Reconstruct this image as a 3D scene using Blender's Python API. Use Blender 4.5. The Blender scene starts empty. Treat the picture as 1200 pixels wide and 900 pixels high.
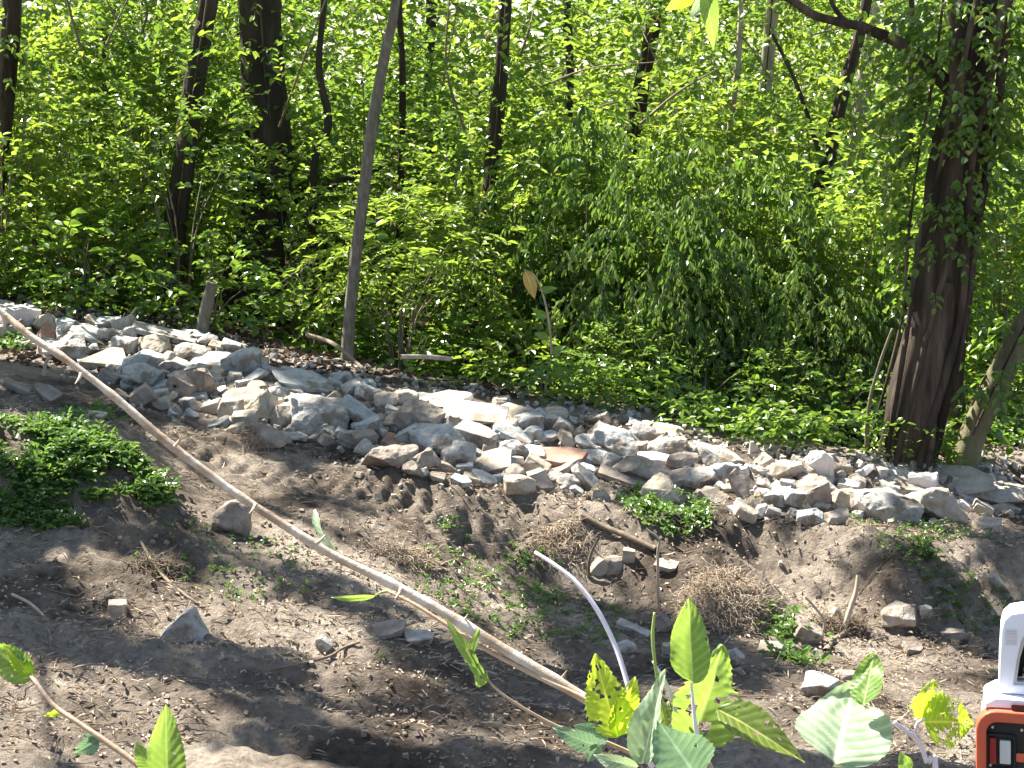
import bpy, bmesh, math, random
import numpy as np
from mathutils import Vector, Matrix
PI = math.pi
rad = math.radians
random.seed(7)
rng = np.random.default_rng(11)
sc = bpy.context.scene
col = sc.collection

# ------------------------------------------------------------------ camera
F = 2239.0            # focal length in pixels of the 1200 px wide photograph
CZ = 3.0
PITCH = rad(8.6)
cam_d = bpy.data.cameras.new('camera')
cam = bpy.data.objects.new('camera', cam_d)
col.objects.link(cam)
cam.location = (0, 0, CZ)
cam.rotation_euler = (PI / 2 - PITCH, 0, 0)
cam_d.sensor_width = 36
cam_d.lens = 36 * F / 1200
cam_d.clip_start = 0.1
cam_d.clip_end = 2000
sc.camera = cam

# ------------------------------------------------------------------ light
SUN_AZ = rad(-56)     # measured from +Y towards +X: behind the wood, to the left
SUN_EL = rad(55)
w = bpy.data.worlds.new("World")
sc.world = w
w.use_nodes = True
nt = w.node_tree
bg = nt.nodes['Background']
sky = nt.nodes.new('ShaderNodeTexSky')
sky.sky_type = 'NISHITA'
sky.sun_disc = False
sky.sun_elevation = SUN_EL
sky.sun_rotation = SUN_AZ
sky.air_density = 1.0
sky.dust_density = 1.2
sky.ozone_density = 0.6
nt.links.new(sky.outputs[0], bg.inputs[0])
bg.inputs[1].default_value = 0.065
sd = bpy.data.lights.new('sun', 'SUN')
sd.energy = 5.0
sd.angle = rad(0.53)
sd.color = (1.0, 0.94, 0.85)
sun = bpy.data.objects.new('sun', sd)
col.objects.link(sun)
svec = Vector((math.sin(SUN_AZ) * math.cos(SUN_EL), math.cos(SUN_AZ) * math.cos(SUN_EL), math.sin(SUN_EL)))
sun.rotation_euler = svec.to_track_quat('Z', 'Y').to_euler()
sun.location = svec * 60
sc.view_settings.view_transform = 'Standard'
sc.view_settings.look = 'None'
sc.view_settings.gamma = 1
sc.view_settings.exposure = 2.18
sc.render.engine = 'CYCLES'
sc.cycles.use_denoising = True
sc.cycles.max_bounces = 8
sc.cycles.transmission_bounces = 4
sc.cycles.diffuse_bounces = 4

# ------------------------------------------------------------------ helpers
def ray(px, py):
    a = (px - 600) / F
    b = (450 - py) / F
    c, s = math.cos(PITCH), math.sin(PITCH)
    return (a, c + b * s, -s + b * c)

def PT(px, py, y):
    """world point seen at a pixel of the photograph, at distance y ahead"""
    r = ray(px, py)
    t = y / r[1]
    return Vector((r[0] * t, y, CZ + r[2] * t))

def tag(o, label=None, cat=None, group=None, kind=None):
    if label: o['label'] = label
    if cat: o['category'] = cat
    if group: o['group'] = group
    if kind: o['kind'] = kind
    return o

def link(name, me, mat=None, parent=None):
    if mat is not None:
        me.materials.clear()
        me.materials.append(mat)
    o = bpy.data.objects.new(name, me)
    col.objects.link(o)
    if parent: o.parent = parent
    return o

def empty(name, loc=(0, 0, 0), rz=0):
    o = bpy.data.objects.new(name, None)
    o.location = loc
    o.rotation_euler = (0, 0, rz)
    o.empty_display_size = 0.2
    col.objects.link(o)
    return o

def mesh_np(name, V, Fa, smooth=False):
    V = np.asarray(V, dtype=np.float32)
    Fa = np.asarray(Fa, dtype=np.int32)
    k = Fa.shape[1]
    me = bpy.data.meshes.new(name)
    me.vertices.add(len(V))
    me.vertices.foreach_set('co', V.ravel())
    me.loops.add(Fa.size)
    me.loops.foreach_set('vertex_index', Fa.ravel())
    me.polygons.add(len(Fa))
    me.polygons.foreach_set('loop_start', np.arange(0, Fa.size, k, dtype=np.int32))
    me.polygons.foreach_set('use_smooth', np.full(len(Fa), smooth))
    me.update(calc_edges=True)
    return me

def dup(o, parent=None):
    c = o.copy()
    col.objects.link(c)
    if parent: c.parent = parent
    for ch in list(o.children):
        dup(ch, c)
    return c

# value noise
_P = rng.random((64, 64, 64)).astype(np.float32)
def vnoise(x, y, z=0.0):
    x = np.asarray(x, float); y = np.asarray(y, float); z = np.zeros_like(x) + z
    xi = np.floor(x).astype(int); yi = np.floor(y).astype(int); zi = np.floor(z).astype(int)
    fx = x - xi; fy = y - yi; fz = z - zi
    fx = fx * fx * (3 - 2 * fx); fy = fy * fy * (3 - 2 * fy); fz = fz * fz * (3 - 2 * fz)
    g = lambda a, b, c: _P[(xi + a) % 64, (yi + b) % 64, (zi + c) % 64]
    l = lambda a, b, t: a + (b - a) * t
    return l(l(l(g(0,0,0), g(1,0,0), fx), l(g(0,1,0), g(1,1,0), fx), fy),
             l(l(g(0,0,1), g(1,0,1), fx), l(g(0,1,1), g(1,1,1), fx), fy), fz) * 2 - 1
def fbm(x, y, z=0.0, o=4):
    s = 0; a = 1.0; t = 0
    for i in range(o):
        s = s + a * vnoise(np.asarray(x) * 2**i + 17.3 * i, np.asarray(y) * 2**i + 5.1 * i, np.asarray(z) * 2**i + 3.7 * i)
        t += a; a *= 0.5
    return s / t

def sm(a, b, x):
    t = np.clip((np.asarray(x, float) - a) / (b - a), 0, 1)
    return t * t * (3 - 2 * t)

# ------------------------------------------------------------------ materials
def nmat(name):
    m = bpy.data.materials.new(name)
    m.use_nodes = True
    n = m.node_tree.nodes
    for x in list(n):
        if x.type != 'OUTPUT_MATERIAL': n.remove(x)
    return m, n, m.node_tree.links

def ramp(n, stops):
    r = n.new('ShaderNodeValToRGB')
    e = r.color_ramp.elements
    e[0].position, e[0].color = stops[0][0], (*stops[0][1], 1)
    e[1].position, e[1].color = stops[-1][0], (*stops[-1][1], 1)
    for p, c in stops[1:-1]:
        q = e.new(p); q.color = (*c, 1)
    return r

def noise(n, l, scale, detail=6, rough=0.6, vec=None, stretch=None, coord='Object'):
    tc = n.new('ShaderNodeTexCoord')
    src = tc.outputs[coord]
    if stretch:
        mp = n.new('ShaderNodeMapping')
        mp.inputs['Scale'].default_value = stretch
        l.new(src, mp.inputs[0]); src = mp.outputs[0]
    t = n.new('ShaderNodeTexNoise')
    t.inputs['Scale'].default_value = scale
    t.inputs['Detail'].default_value = detail
    t.inputs['Roughness'].default_value = rough
    l.new(src, t.inputs['Vector'])
    return t

def rough_mat(name, stops, scale, bump=0.5, bscale=None, dist=0.02, rough=0.95, stretch=None, second=None):
    m, n, l = nmat(name)
    out = [x for x in n if x.type == 'OUTPUT_MATERIAL'][0]
    b = n.new('ShaderNodeBsdfPrincipled')
    b.inputs['Roughness'].default_value = rough
    b.inputs['Specular IOR Level'].default_value = 0.25
    t = noise(n, l, scale, 8, 0.65, stretch=stretch)
    r = ramp(n, stops)
    l.new(t.outputs[0], r.inputs[0])
    c = r.outputs[0]
    if second:      # (colour, scale, threshold) soil patches
        t2 = noise(n, l, second[1], 5, 0.6)
        r2 = ramp(n, [(second[2], (0, 0, 0)), (second[2] + 0.08, (1, 1, 1))])
        l.new(t2.outputs[0], r2.inputs[0])
        mx = n.new('ShaderNodeMixRGB')
        l.new(r2.outputs[0], mx.inputs[0]); l.new(c, mx.inputs[1])
        mx.inputs[2].default_value = (*second[0], 1)
        c = mx.outputs[0]
    l.new(c, b.inputs['Base Color'])
    t3 = noise(n, l, bscale or scale * 3, 10, 0.7, stretch=stretch)
    bp = n.new('ShaderNodeBump')
    bp.inputs['Strength'].default_value = bump
    bp.inputs['Distance'].default_value = dist
    l.new(t3.outputs[0], bp.inputs['Height']); l.new(bp.outputs[0], b.inputs['Normal'])
    l.new(b.outputs[0], out.inputs[0])
    return m

def leaf_mat(name, dark, mid, light, trans, tw=0.46, rough=0.30, extra=None):
    m, n, l = nmat(name)
    out = [x for x in n if x.type == 'OUTPUT_MATERIAL'][0]
    g = n.new('ShaderNodeNewGeometry')
    r = ramp(n, [(0, dark), (0.5, mid), (0.93, light), (1.0, extra or light)])
    l.new(g.outputs['Random Per Island'], r.inputs[0])
    b = n.new('ShaderNodeBsdfPrincipled')
    b.inputs['Roughness'].default_value = rough
    b.inputs['Specular IOR Level'].default_value = 0.65
    l.new(r.outputs[0], b.inputs['Base Color'])
    tr = n.new('ShaderNodeBsdfTranslucent')
    mxc = n.new('ShaderNodeMixRGB')
    mxc.inputs[0].default_value = 0.45
    l.new(r.outputs[0], mxc.inputs[1]); mxc.inputs[2].default_value = (*trans, 1)
    l.new(mxc.outputs[0], tr.inputs[0])
    mx = n.new('ShaderNodeMixShader')
    mx.inputs[0].default_value = tw
    l.new(b.outputs[0], mx.inputs[1]); l.new(tr.outputs[0], mx.inputs[2])
    l.new(mx.outputs[0], out.inputs[0])
    return m

M = {}
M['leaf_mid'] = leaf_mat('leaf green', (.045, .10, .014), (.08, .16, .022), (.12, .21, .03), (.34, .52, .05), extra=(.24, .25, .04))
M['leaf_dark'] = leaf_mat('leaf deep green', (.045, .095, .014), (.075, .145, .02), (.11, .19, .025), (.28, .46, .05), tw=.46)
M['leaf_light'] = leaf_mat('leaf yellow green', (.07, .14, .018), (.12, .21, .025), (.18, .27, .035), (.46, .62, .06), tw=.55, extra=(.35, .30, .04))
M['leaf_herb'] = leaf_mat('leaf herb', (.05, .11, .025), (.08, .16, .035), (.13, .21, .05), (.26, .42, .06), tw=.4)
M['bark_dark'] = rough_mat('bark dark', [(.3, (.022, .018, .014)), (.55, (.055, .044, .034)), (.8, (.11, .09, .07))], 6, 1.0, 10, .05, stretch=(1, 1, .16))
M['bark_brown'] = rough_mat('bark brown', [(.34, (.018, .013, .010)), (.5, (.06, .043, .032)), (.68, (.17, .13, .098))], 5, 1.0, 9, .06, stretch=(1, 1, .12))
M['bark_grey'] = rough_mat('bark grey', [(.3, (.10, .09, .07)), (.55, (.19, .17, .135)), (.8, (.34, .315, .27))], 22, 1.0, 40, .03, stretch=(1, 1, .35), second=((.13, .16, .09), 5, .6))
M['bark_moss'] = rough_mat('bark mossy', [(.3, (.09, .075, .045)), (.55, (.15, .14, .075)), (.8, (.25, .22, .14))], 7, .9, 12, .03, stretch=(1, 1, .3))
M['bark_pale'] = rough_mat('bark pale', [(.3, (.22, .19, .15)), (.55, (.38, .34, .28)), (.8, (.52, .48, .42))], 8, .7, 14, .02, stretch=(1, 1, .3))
M['twig'] = rough_mat('twig wood', [(.3, (.10, .075, .05)), (.6, (.2, .16, .115)), (.8, (.32, .27, .2))], 12, .5, 30, .005)
M['twig_tan'] = rough_mat('dry root fibre', [(.3, (.28, .22, .155)), (.6, (.42, .34, .25)), (.8, (.55, .47, .37))], 12, .5, 30, .005)
M['stone_grey'] = rough_mat('concrete grey', [(.3, (.23, .215, .19)), (.5, (.40, .375, .33)), (.75, (.56, .53, .47))], 9, 1.0, 26, .02, second=((.22, .18, .135), 4, .53))
M['stone_blue'] = rough_mat('stone blue grey', [(.3, (.22, .225, .21)), (.5, (.39, .39, .365)), (.75, (.55, .545, .51))], 9, 1.0, 26, .02, second=((.23, .19, .145), 4, .54))
M['stone_tan'] = rough_mat('stone tan', [(.3, (.25, .20, .15)), (.5, (.40, .34, .26)), (.75, (.52, .46, .38))], 9, 1.0, 24, .02, second=((.3, .3, .28), 5, .6))
M['stone_brown'] = rough_mat('stone brown', [(.3, (.17, .14, .11)), (.5, (.28, .235, .19)), (.75, (.40, .35, .29))], 9, 1.0, 24, .02, second=((.32, .31, .29), 5, .62))
M['brick'] = rough_mat('brick red', [(.3, (.20, .11, .08)), (.5, (.30, .18, .13)), (.75, (.38, .27, .21))], 6, .7, 18, .01, second=((.33, .28, .23), 6, .6))
M['litter'] = rough_mat('dry litter', [(.3, (.22, .165, .115)), (.5, (.40, .32, .23)), (.75, (.58, .49, .37))], 2.5, .2, 30, .004)
M['mould'] = rough_mat('rotten leaves', [(.3, (.05, .035, .022)), (.5, (.10, .072, .048)), (.75, (.2, .15, .1))], 2.5, .2, 30, .004)
M['soil_clod'] = rough_mat('soil clod', [(.3, (.17, .135, .10)), (.55, (.28, .225, .175)), (.8, (.42, .35, .28))], 6, .9, 20, .02)

# ------------------------------------------------------------------ terrain
RB_X = [0, 60, 120, 200, 260, 320, 400, 450, 500, 560, 640, 700, 760, 820, 880, 950, 1030, 1100, 1200]
RB_T = [362, 372, 374, 380, 398, 425, 438, 452, 460, 464, 478, 488, 494, 520, 536, 540, 550, 555, 562]
RB_B = [398, 415, 442, 486, 500, 512, 520, 545, 560, 568, 572, 582, 580, 592, 606, 606, 604, 604, 596]
def level(x, y):
    x = np.asarray(x, float); y = np.asarray(y, float)
    xc = np.clip(x, -9, 8)
    z = 0.02 - np.where(xc < 0, .135, .11) * xc
    return z
def base_h(x, y):
    x = np.asarray(x, float); y = np.asarray(y, float)
    z = level(x, y)
    # ledge facing the camera on the right, gentle slope on the left
    crest = 13.9 - .05 * x + .28 * vnoise(x * 1.1, 3.1) + .12 * vnoise(x * 3.3, 9.1)
    rgt = sm(-1.2, .6, x)
    z = z - rgt * .50 * (1 - sm(crest - .7, crest, y)) - (1 - rgt) * .42 * (1 - sm(10.0, 15.0, y))
    z = z + rgt * .06 * np.exp(-((y - crest - .1) / .3) ** 2)
    # left mound with green cover
    z = z + .40 * np.exp(-((x + 3.6) / 1.25) ** 4) * sm(11.9, 12.75, y) * (1 - sm(12.9, 15.0, y))
    # mounds of torn roots on the ledge
    for (mx, my, r, h) in ((1.5, 13.15, .42, .46), (-.85, 14.0, .45, .16), (-2.0, 14.6, .3, .13), (2.6, 13.1, .35, .14), (3.9, 13.3, .5, .12)):
        z = z + h * np.exp(-(((x - mx) / r) ** 2 + ((y - my) / (r * .8)) ** 2))
    # far flank drops a little, then rises as a wooded slope
    z = z + .03 * sm(32, 120, y) * (np.clip(y, 0, 120) - 32) 
    # near bank on which the photographer stands
    z = z + (1.35 - z) * (1 - sm(3.0, 6.8, y))
    return z
def ray_ground(px, py, fn):
    r = ray(px, py)
    t = np.arange(7.8, 60, .02)
    X = r[0] * t; Y = r[1] * t; Z = CZ + r[2] * t
    d = Z - fn(X, Y)
    i = int(np.argmax(d < 0)) if (d < 0).any() else len(t) - 1
    return Vector((X[i], Y[i], float(fn(X[i], Y[i]))))
_bx, _byt, _byb = [], [], []
for a, t_, b_ in zip(RB_X, RB_T, RB_B):
    p = ray_ground(a, b_, base_h); q = ray_ground(a, t_ + 26, base_h)
    _bx.append((p.x + q.x) / 2); _byb.append(p.y); _byt.append(max(q.y, p.y + 1.0))
_bx = np.array(_bx); _byt = np.array(_byt); _byb = np.array(_byb)
_o = np.argsort(_bx); _bx = _bx[_o]; _byt = _byt[_o]; _byb = _byb[_o]
def berm(x, y):
    f = np.interp(x, _bx, _byb); b = np.interp(x, _bx, _byt)
    return .30 * sm(f - .15, f + (b - f) * .75, y) * (1 - sm(b + .2, b + 1.2, y))
def coarse_h(x, y):
    return base_h(x, y) + berm(x, y)
def hgt(x, y):
    x = np.asarray(x, float); y = np.asarray(y, float)
    z = coarse_h(x, y)
    z = z + .045 * fbm(x * .9, y * .9, 1.3, 3) + .028 * fbm(x * 3.5, y * 3.5, 4.1, 3)
    # clods: ridged, stronger in churned areas
    churn = sm(-.25, .35, vnoise(x * .55 + 4, y * .55, 8.0)) * .55 + .5
    near = 1 - sm(15.2, 17, y)
    z = z + near * churn * .038 * (1 - 2 * np.abs(fbm(x * 6.5, y * 8.0, 2.2, 3)))
    z = z + near * (.014 + .010 * churn) * fbm(x * 13, y * 13, 6.0, 2) + near * .016 * np.maximum(0, fbm(x * 9 + 5, y * 9, 1.0, 2) - .15) * 4 * churn
    # wheel ruts running across the foreground
    u = y + .10 * x + .12 * vnoise(x * .5, 2.0, 5.0)
    rut = sm(8.4, 9.0, u) * (1 - sm(11.4, 12.2, u)) * sm(-5, -3.5, x) 
    z = z + rut * .042 * np.sin(u * 2 * PI / .78) + rut * .018 * np.sin(u * 2 * PI / .33 + 2 * vnoise(x * 1.2, y, 3.0))
    # crawler track between the rubble and the ledge, with tread bars
    v = y + .28 * (x + .6)
    trk = np.exp(-((v - 14.55) / .26) ** 2) * sm(-3.2, -2.4, x) * (1 - sm(1.2, 2.0, x))
    z = z - trk * .05 + trk * .036 * np.sin((x - .3 * y) * 2 * PI / .15) * sm(-2.2, -1.4, x)
    trk2 = np.exp(-((v - 13.55) / .22) ** 2) * sm(-3.2, -2.4, x) * (1 - sm(-.6, .4, x))
    z = z - trk2 * .05 + trk2 * .030 * np.sin((x - .3 * y) * 2 * PI / .15)
    return z
def gh(x, y): return float(hgt(x, y))
def at(px, py):
    return ray_ground(px, py, hgt)

def axis(lo, hi, step, far, g=1.09):
    a = list(np.arange(lo, hi, step))
    s = step; v = a[0]; left = []
    while v > -far:
        s *= g; v -= s; left.append(v)
    s = step; v = a[-1]; right = []
    while v < far:
        s *= g; v += s; right.append(v)
    return np.array(left[::-1] + a + right)
gx = axis(-5.2, 5.4, .024, 500)
gy = axis(7.4, 17.6, .026, 600)
GX, GY = np.meshgrid(gx, gy)
GZ = hgt(GX.ravel(), GY.ravel())
V = np.stack([GX.ravel(), GY.ravel(), GZ], 1)
nx = len(gx); ny = len(gy)
ii = (np.arange(ny - 1)[:, None] * nx + np.arange(nx - 1)[None, :]).ravel()
Fq = np.stack([ii, ii + 1, ii + 1 + nx, ii + nx], 1)

def ground_material():
    m, n, l = nmat('bare earth')
    out = [x for x in n if x.type == 'OUTPUT_MATERIAL'][0]
    b = n.new('ShaderNodeBsdfPrincipled')
    b.inputs['Roughness'].default_value = .95
    b.inputs['Specular IOR Level'].default_value = .2
    t1 = noise(n, l, 1.1, 6, .6)
    r1 = ramp(n, [(.38, (.135, .106, .08)), (.5, (.33, .272, .212)), (.62, (.52, .44, .35))])
    l.new(t1.outputs[0], r1.inputs[0])
    t2 = noise(n, l, 17, 10, .78)
    r2 = ramp(n, [(.34, (.38, .37, .36)), (.47, (.85, .85, .85)), (.56, (1.0, 1.0, 1.0)), (.66, (1.4, 1.36, 1.3))])
    l.new(t2.outputs[0], r2.inputs[0])
    mx = n.new('ShaderNodeMixRGB'); mx.blend_type = 'MULTIPLY'; mx.inputs[0].default_value = 1
    l.new(r1.outputs[0], mx.inputs[1]); l.new(r2.outputs[0], mx.inputs[2])
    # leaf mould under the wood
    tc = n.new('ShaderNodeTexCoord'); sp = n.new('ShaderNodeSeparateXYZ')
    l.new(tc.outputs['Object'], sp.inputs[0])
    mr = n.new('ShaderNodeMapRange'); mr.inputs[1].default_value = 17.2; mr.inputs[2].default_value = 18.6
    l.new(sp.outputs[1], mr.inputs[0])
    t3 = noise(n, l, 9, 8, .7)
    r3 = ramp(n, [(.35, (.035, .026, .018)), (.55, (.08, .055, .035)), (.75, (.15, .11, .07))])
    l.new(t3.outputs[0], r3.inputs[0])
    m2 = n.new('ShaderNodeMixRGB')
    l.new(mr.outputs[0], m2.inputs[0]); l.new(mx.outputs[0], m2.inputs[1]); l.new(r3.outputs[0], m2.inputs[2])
    mr2 = n.new('ShaderNodeMapRange'); mr2.inputs[1].default_value = 29; mr2.inputs[2].default_value = 36
    l.new(sp.outputs[1], mr2.inputs[0])
    t4 = noise(n, l, 3, 8, .8)
    r4 = ramp(n, [(.35, (.03, .06, .012)), (.5, (.08, .14, .025)), (.7, (.15, .20, .05))])
    l.new(t4.outputs[0], r4.inputs[0])
    m3 = n.new('ShaderNodeMixRGB')
    l.new(mr2.outputs[0], m3.inputs[0]); l.new(m2.outputs[0], m3.inputs[1]); l.new(r4.outputs[0], m3.inputs[2])
    l.new(m3.outputs[0], b.inputs['Base Color'])
    tb = noise(n, l, 30, 10, .75)
    tb2 = noise(n, l, 7, 10, .75)
    ad = n.new('ShaderNodeMath'); ad.operation = 'ADD'
    l.new(tb.outputs[0], ad.inputs[0]); l.new(tb2.outputs[0], ad.inputs[1])
    bp = n.new('ShaderNodeBump'); bp.inputs['Strength'].default_value = 1.0; bp.inputs['Distance'].default_value = .11
    l.new(ad.outputs[0], bp.inputs['Height']); l.new(bp.outputs[0], b.inputs['Normal'])
    l.new(b.outputs[0], out.inputs[0])
    return m
M['earth'] = ground_material()
g = link('ground', mesh_np('ground', V, Fq, True), M['earth'])
tag(g, kind='structure')

# ------------------------------------------------------------------ tube / leaf geometry
class Geo:
    """collects equal-sided faces into one mesh"""
    def __init__(s): s.V = []; s.Fq = []; s.n = 0
    def add(s, V, Fq):
        s.V.append(np.asarray(V, float)); s.Fq.append(np.asarray(Fq) + s.n); s.n += len(V)
    def tube(s, pts, radii, seg=6, jit=0.0, freq=3.0, cap=True):
        P = np.array([tuple(p) for p in pts], float); R = np.asarray(radii, float)
        T = np.gradient(P, axis=0); T /= np.linalg.norm(T, axis=1)[:, None] + 1e-9
        up = np.array([0.13, 0.21, .97]) if abs(T[0][2]) < .9 else np.array([.97, .2, .1])
        A = np.cross(T, up); A /= np.linalg.norm(A, axis=1)[:, None]
        B = np.cross(T, A)
        th = np.linspace(0, 2 * PI, seg, endpoint=False)
        rr = R[:, None] * np.ones(seg)[None]
        if jit:
            q = np.cumsum(np.r_[0, np.linalg.norm(np.diff(P, axis=0), axis=1)])
            rr = rr * (1 + jit * fbm(np.cos(th)[None] * freq + 0 * q[:, None] + P[0, 0], np.sin(th)[None] * freq + 0 * q[:, None], q[:, None] * 1.2 + P[0, 1], 3))
        Vv = P[:, None] + rr[..., None] * (np.cos(th)[None, :, None] * A[:, None] + np.sin(th)[None, :, None] * B[:, None])
        k = len(P)
        i = np.arange(k - 1)[:, None] * seg + np.arange(seg)[None]
        j = np.arange(k - 1)[:, None] * seg + (np.arange(seg)[None] + 1) % seg
        Fq = np.stack([i, j, j + seg, i + seg], -1).reshape(-1, 4)
        Vv = Vv.reshape(-1, 3)
        if cap:
            Vv = np.vstack([Vv, P[0], P[-1]])
            c0 = k * seg; c1 = c0 + 1
            e = []
            for a in range(0, seg - 1, 2) if seg % 2 == 0 else []:
                e.append([c0, (a + 2) % seg, a + 1, a]); e.append([c1, (k - 1) * seg + a, (k - 1) * seg + a + 1, (k - 1) * seg + (a + 2) % seg])
            if e: Fq = np.vstack([Fq, np.array(e)])
        s.add(Vv, Fq)
    def mesh(s, name, smooth=True):
        return mesh_np(name, np.vstack(s.V), np.vstack(s.Fq), smooth)

def curve_pts(ctrl, n):
    """Catmull-Rom through the control points"""
    C = np.array([tuple(c) for c in ctrl], float)
    C = np.vstack([2 * C[0] - C[1], C, 2 * C[-1] - C[-2]])
    out = []
    m = len(C) - 3
    for t in np.linspace(0, m - 1e-6, n):
        i = int(t); f = t - i
        p0, p1, p2, p3 = C[i], C[i + 1], C[i + 2], C[i + 3]
        out.append(.5 * ((2 * p1) + (-p0 + p2) * f + (2 * p0 - 5 * p1 + 4 * p2 - p3) * f * f + (-p0 + 3 * p1 - 3 * p2 + p3) * f ** 3))
    return np.array(out)

def nrm(a): return a / (np.linalg.norm(a, axis=-1, keepdims=True) + 1e-9)

def leaf_verts(P, A, N, L, W, fold=.18, curl=.15):
    """P base points, A axes, N normals, L lengths, W widths -> 6 vertex leaves of two quads"""
    S = nrm(np.cross(A, N)); N = nrm(np.cross(S, A))
    L = L[:, None]; W = W[:, None]
    b = P
    t = P + A * L - N * curl * L
    l1 = P + A * L * .28 + S * W * .48 + N * fold * W
    l2 = P + A * L * .68 + S * W * .36 + N * (fold * W - curl * .35 * L)
    r1 = P + A * L * .28 - S * W * .48 + N * fold * W
    r2 = P + A * L * .68 - S * W * .36 + N * (fold * W - curl * .35 * L)
    V = np.stack([b, l1, l2, t, r2, r1], 1).reshape(-1, 3)
    i = np.arange(len(P))[:, None] * 6
    Fq = np.concatenate([i + np.array([[0, 3, 2, 1]]), i + np.array([[0, 5, 4, 3]])], 0)
    return V, Fq

def sprays(O, D, length, spacing, ll, lw=.55, droop=.5, seed=0, hang=0.0, tilt=.45, along=.55):
    """leafy shoots: origins O, directions D; returns leaf mesh arrays and shoot lines"""
    r = np.random.default_rng(seed)
    n = len(O)
    Lr = length * r.uniform(.6, 1.25, n)
    k = max(3, int(length / spacing))
    t = (np.arange(k)[None] + .6) / k * np.ones((n, 1))
    D = nrm(D)
    pos = O[:, None] + D[:, None] * (t * Lr[:, None])[..., None]
    pos[..., 2] -= droop * (t ** 2) * Lr[:, None] * .6
    tan = D[:, None] + np.array([0, 0, -1.0]) * (droop * t)[..., None]
    tan = nrm(tan)
    side = nrm(np.cross(tan, np.array([0, 0, 1.0]) + r.normal(0, .15, (n, 1, 3))))
    sg = np.where((np.arange(k) % 2) == 0, 1.0, -1.0)[None, :, None]
    ax = nrm(side * sg * (1 - along) * 1.4 + tan * along + r.normal(0, .22, pos.shape) + np.array([0, 0, -hang]))
    nn = nrm(np.array([0, 0, 1.0]) + r.normal(0, tilt, pos.shape))
    if hang > .4:
        nn = nrm(D[:, None] * 1.0 + np.array([0, 0, .5]) + r.normal(0, tilt, pos.shape))
    P = pos.reshape(-1, 3); A = ax.reshape(-1, 3); N = nn.reshape(-1, 3)
    sz = ll * r.uniform(.6, 1.25, len(P)) * (1 - .25 * (t.reshape(-1) - .5))
    V, Fq = leaf_verts(P, A, N, sz, sz * lw * r.uniform(.85, 1.15, len(P)))
    lines = (O, pos[:, k // 2], pos[:, -1])
    return V, Fq, lines

def twig_geo(G, lines, r0=.004):
    O, Mi, E = lines
    n = len(O)
    # three-sided shoots, vectorised
    P = np.stack([O, Mi, E], 1)
    th = np.array([0, 2.094, 4.189])
    off = np.stack([np.cos(th), np.sin(th), 0 * th], 1)
    rr = np.array([1, .75, .3])[None, :, None, None] * r0
    V = (P[:, :, None] + off[None, None] * rr).reshape(-1, 3)
    f = []
    for a in range(2):
        for b in range(3):
            f.append([a * 3 + b, a * 3 + (b + 1) % 3, (a + 1) * 3 + (b + 1) % 3, (a + 1) * 3 + b])
    f = np.array(f)
    Fq = (np.arange(n)[:, None, None] * 9 + f[None]).reshape(-1, 4)
    G.add(V, Fq)

def clump_points(n, shape, seed, hollow=.35):
    """points and outward directions over a lumpy volume; shape = (rx, ry, h, z0)"""
    r = np.random.default_rng(seed)
    rx, ry, h, z0 = shape
    d = nrm(r.normal(0, 1, (n * 2, 3)))
    u = r.uniform(hollow, 1, (n * 2, 1)) ** .6
    lump = 1 + .45 * fbm(d[:, 0] * 1.7 + seed, d[:, 1] * 1.7, d[:, 2] * 1.7 + seed * .7, 2)[:, None]
    p = d * u * lump
    keep = fbm(p[:, 0] * 2.6 + seed, p[:, 1] * 2.6, p[:, 2] * 2.6, 2) > -.16
    p = p[keep][:n]; d = d[keep][:n]
    P = np.stack([p[:, 0] * rx, p[:, 1] * ry, z0 + (p[:, 2] * .5 + .5) * h], 1)
    D = nrm(d * np.array([1, 1, .55]) + np.array([0, 0, .25]) + r.normal(0, .3, d.shape))
    return P, D

def foliage_mesh(name, n, shape, seed, length=.4, spacing=.05, ll=.075, lw=.6, droop=.5, hang=0, along=.55, hollow=.35, twigs=True):
    P, D = clump_points(n, shape, seed, hollow)
    V, Fq, ln = sprays(P, D, length, spacing, ll, lw, droop, seed, hang, along=along)
    fm = mesh_np(name, V, Fq, False)
    tm = None
    if twigs:
        G = Geo(); twig_geo(G, ln)
        # stems from the base to some of the shoots
        rr = random.Random(seed)
        for i in range(0, len(P), max(1, len(P) // (26 if len(P) > 200 else 11))):
            e = P[i]; m1 = Vector((e[0] * .35 + rr.uniform(-.08, .08), e[1] * .35 + rr.uniform(-.08, .08), e[2] * .55))
            G.tube(curve_pts([(e[0] * .08, e[1] * .08, -.05), m1, e], 7), np.linspace(.013, .004, 7), 4, cap=False)
        tm = G.mesh(name + ' stems')
    return fm, tm

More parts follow.
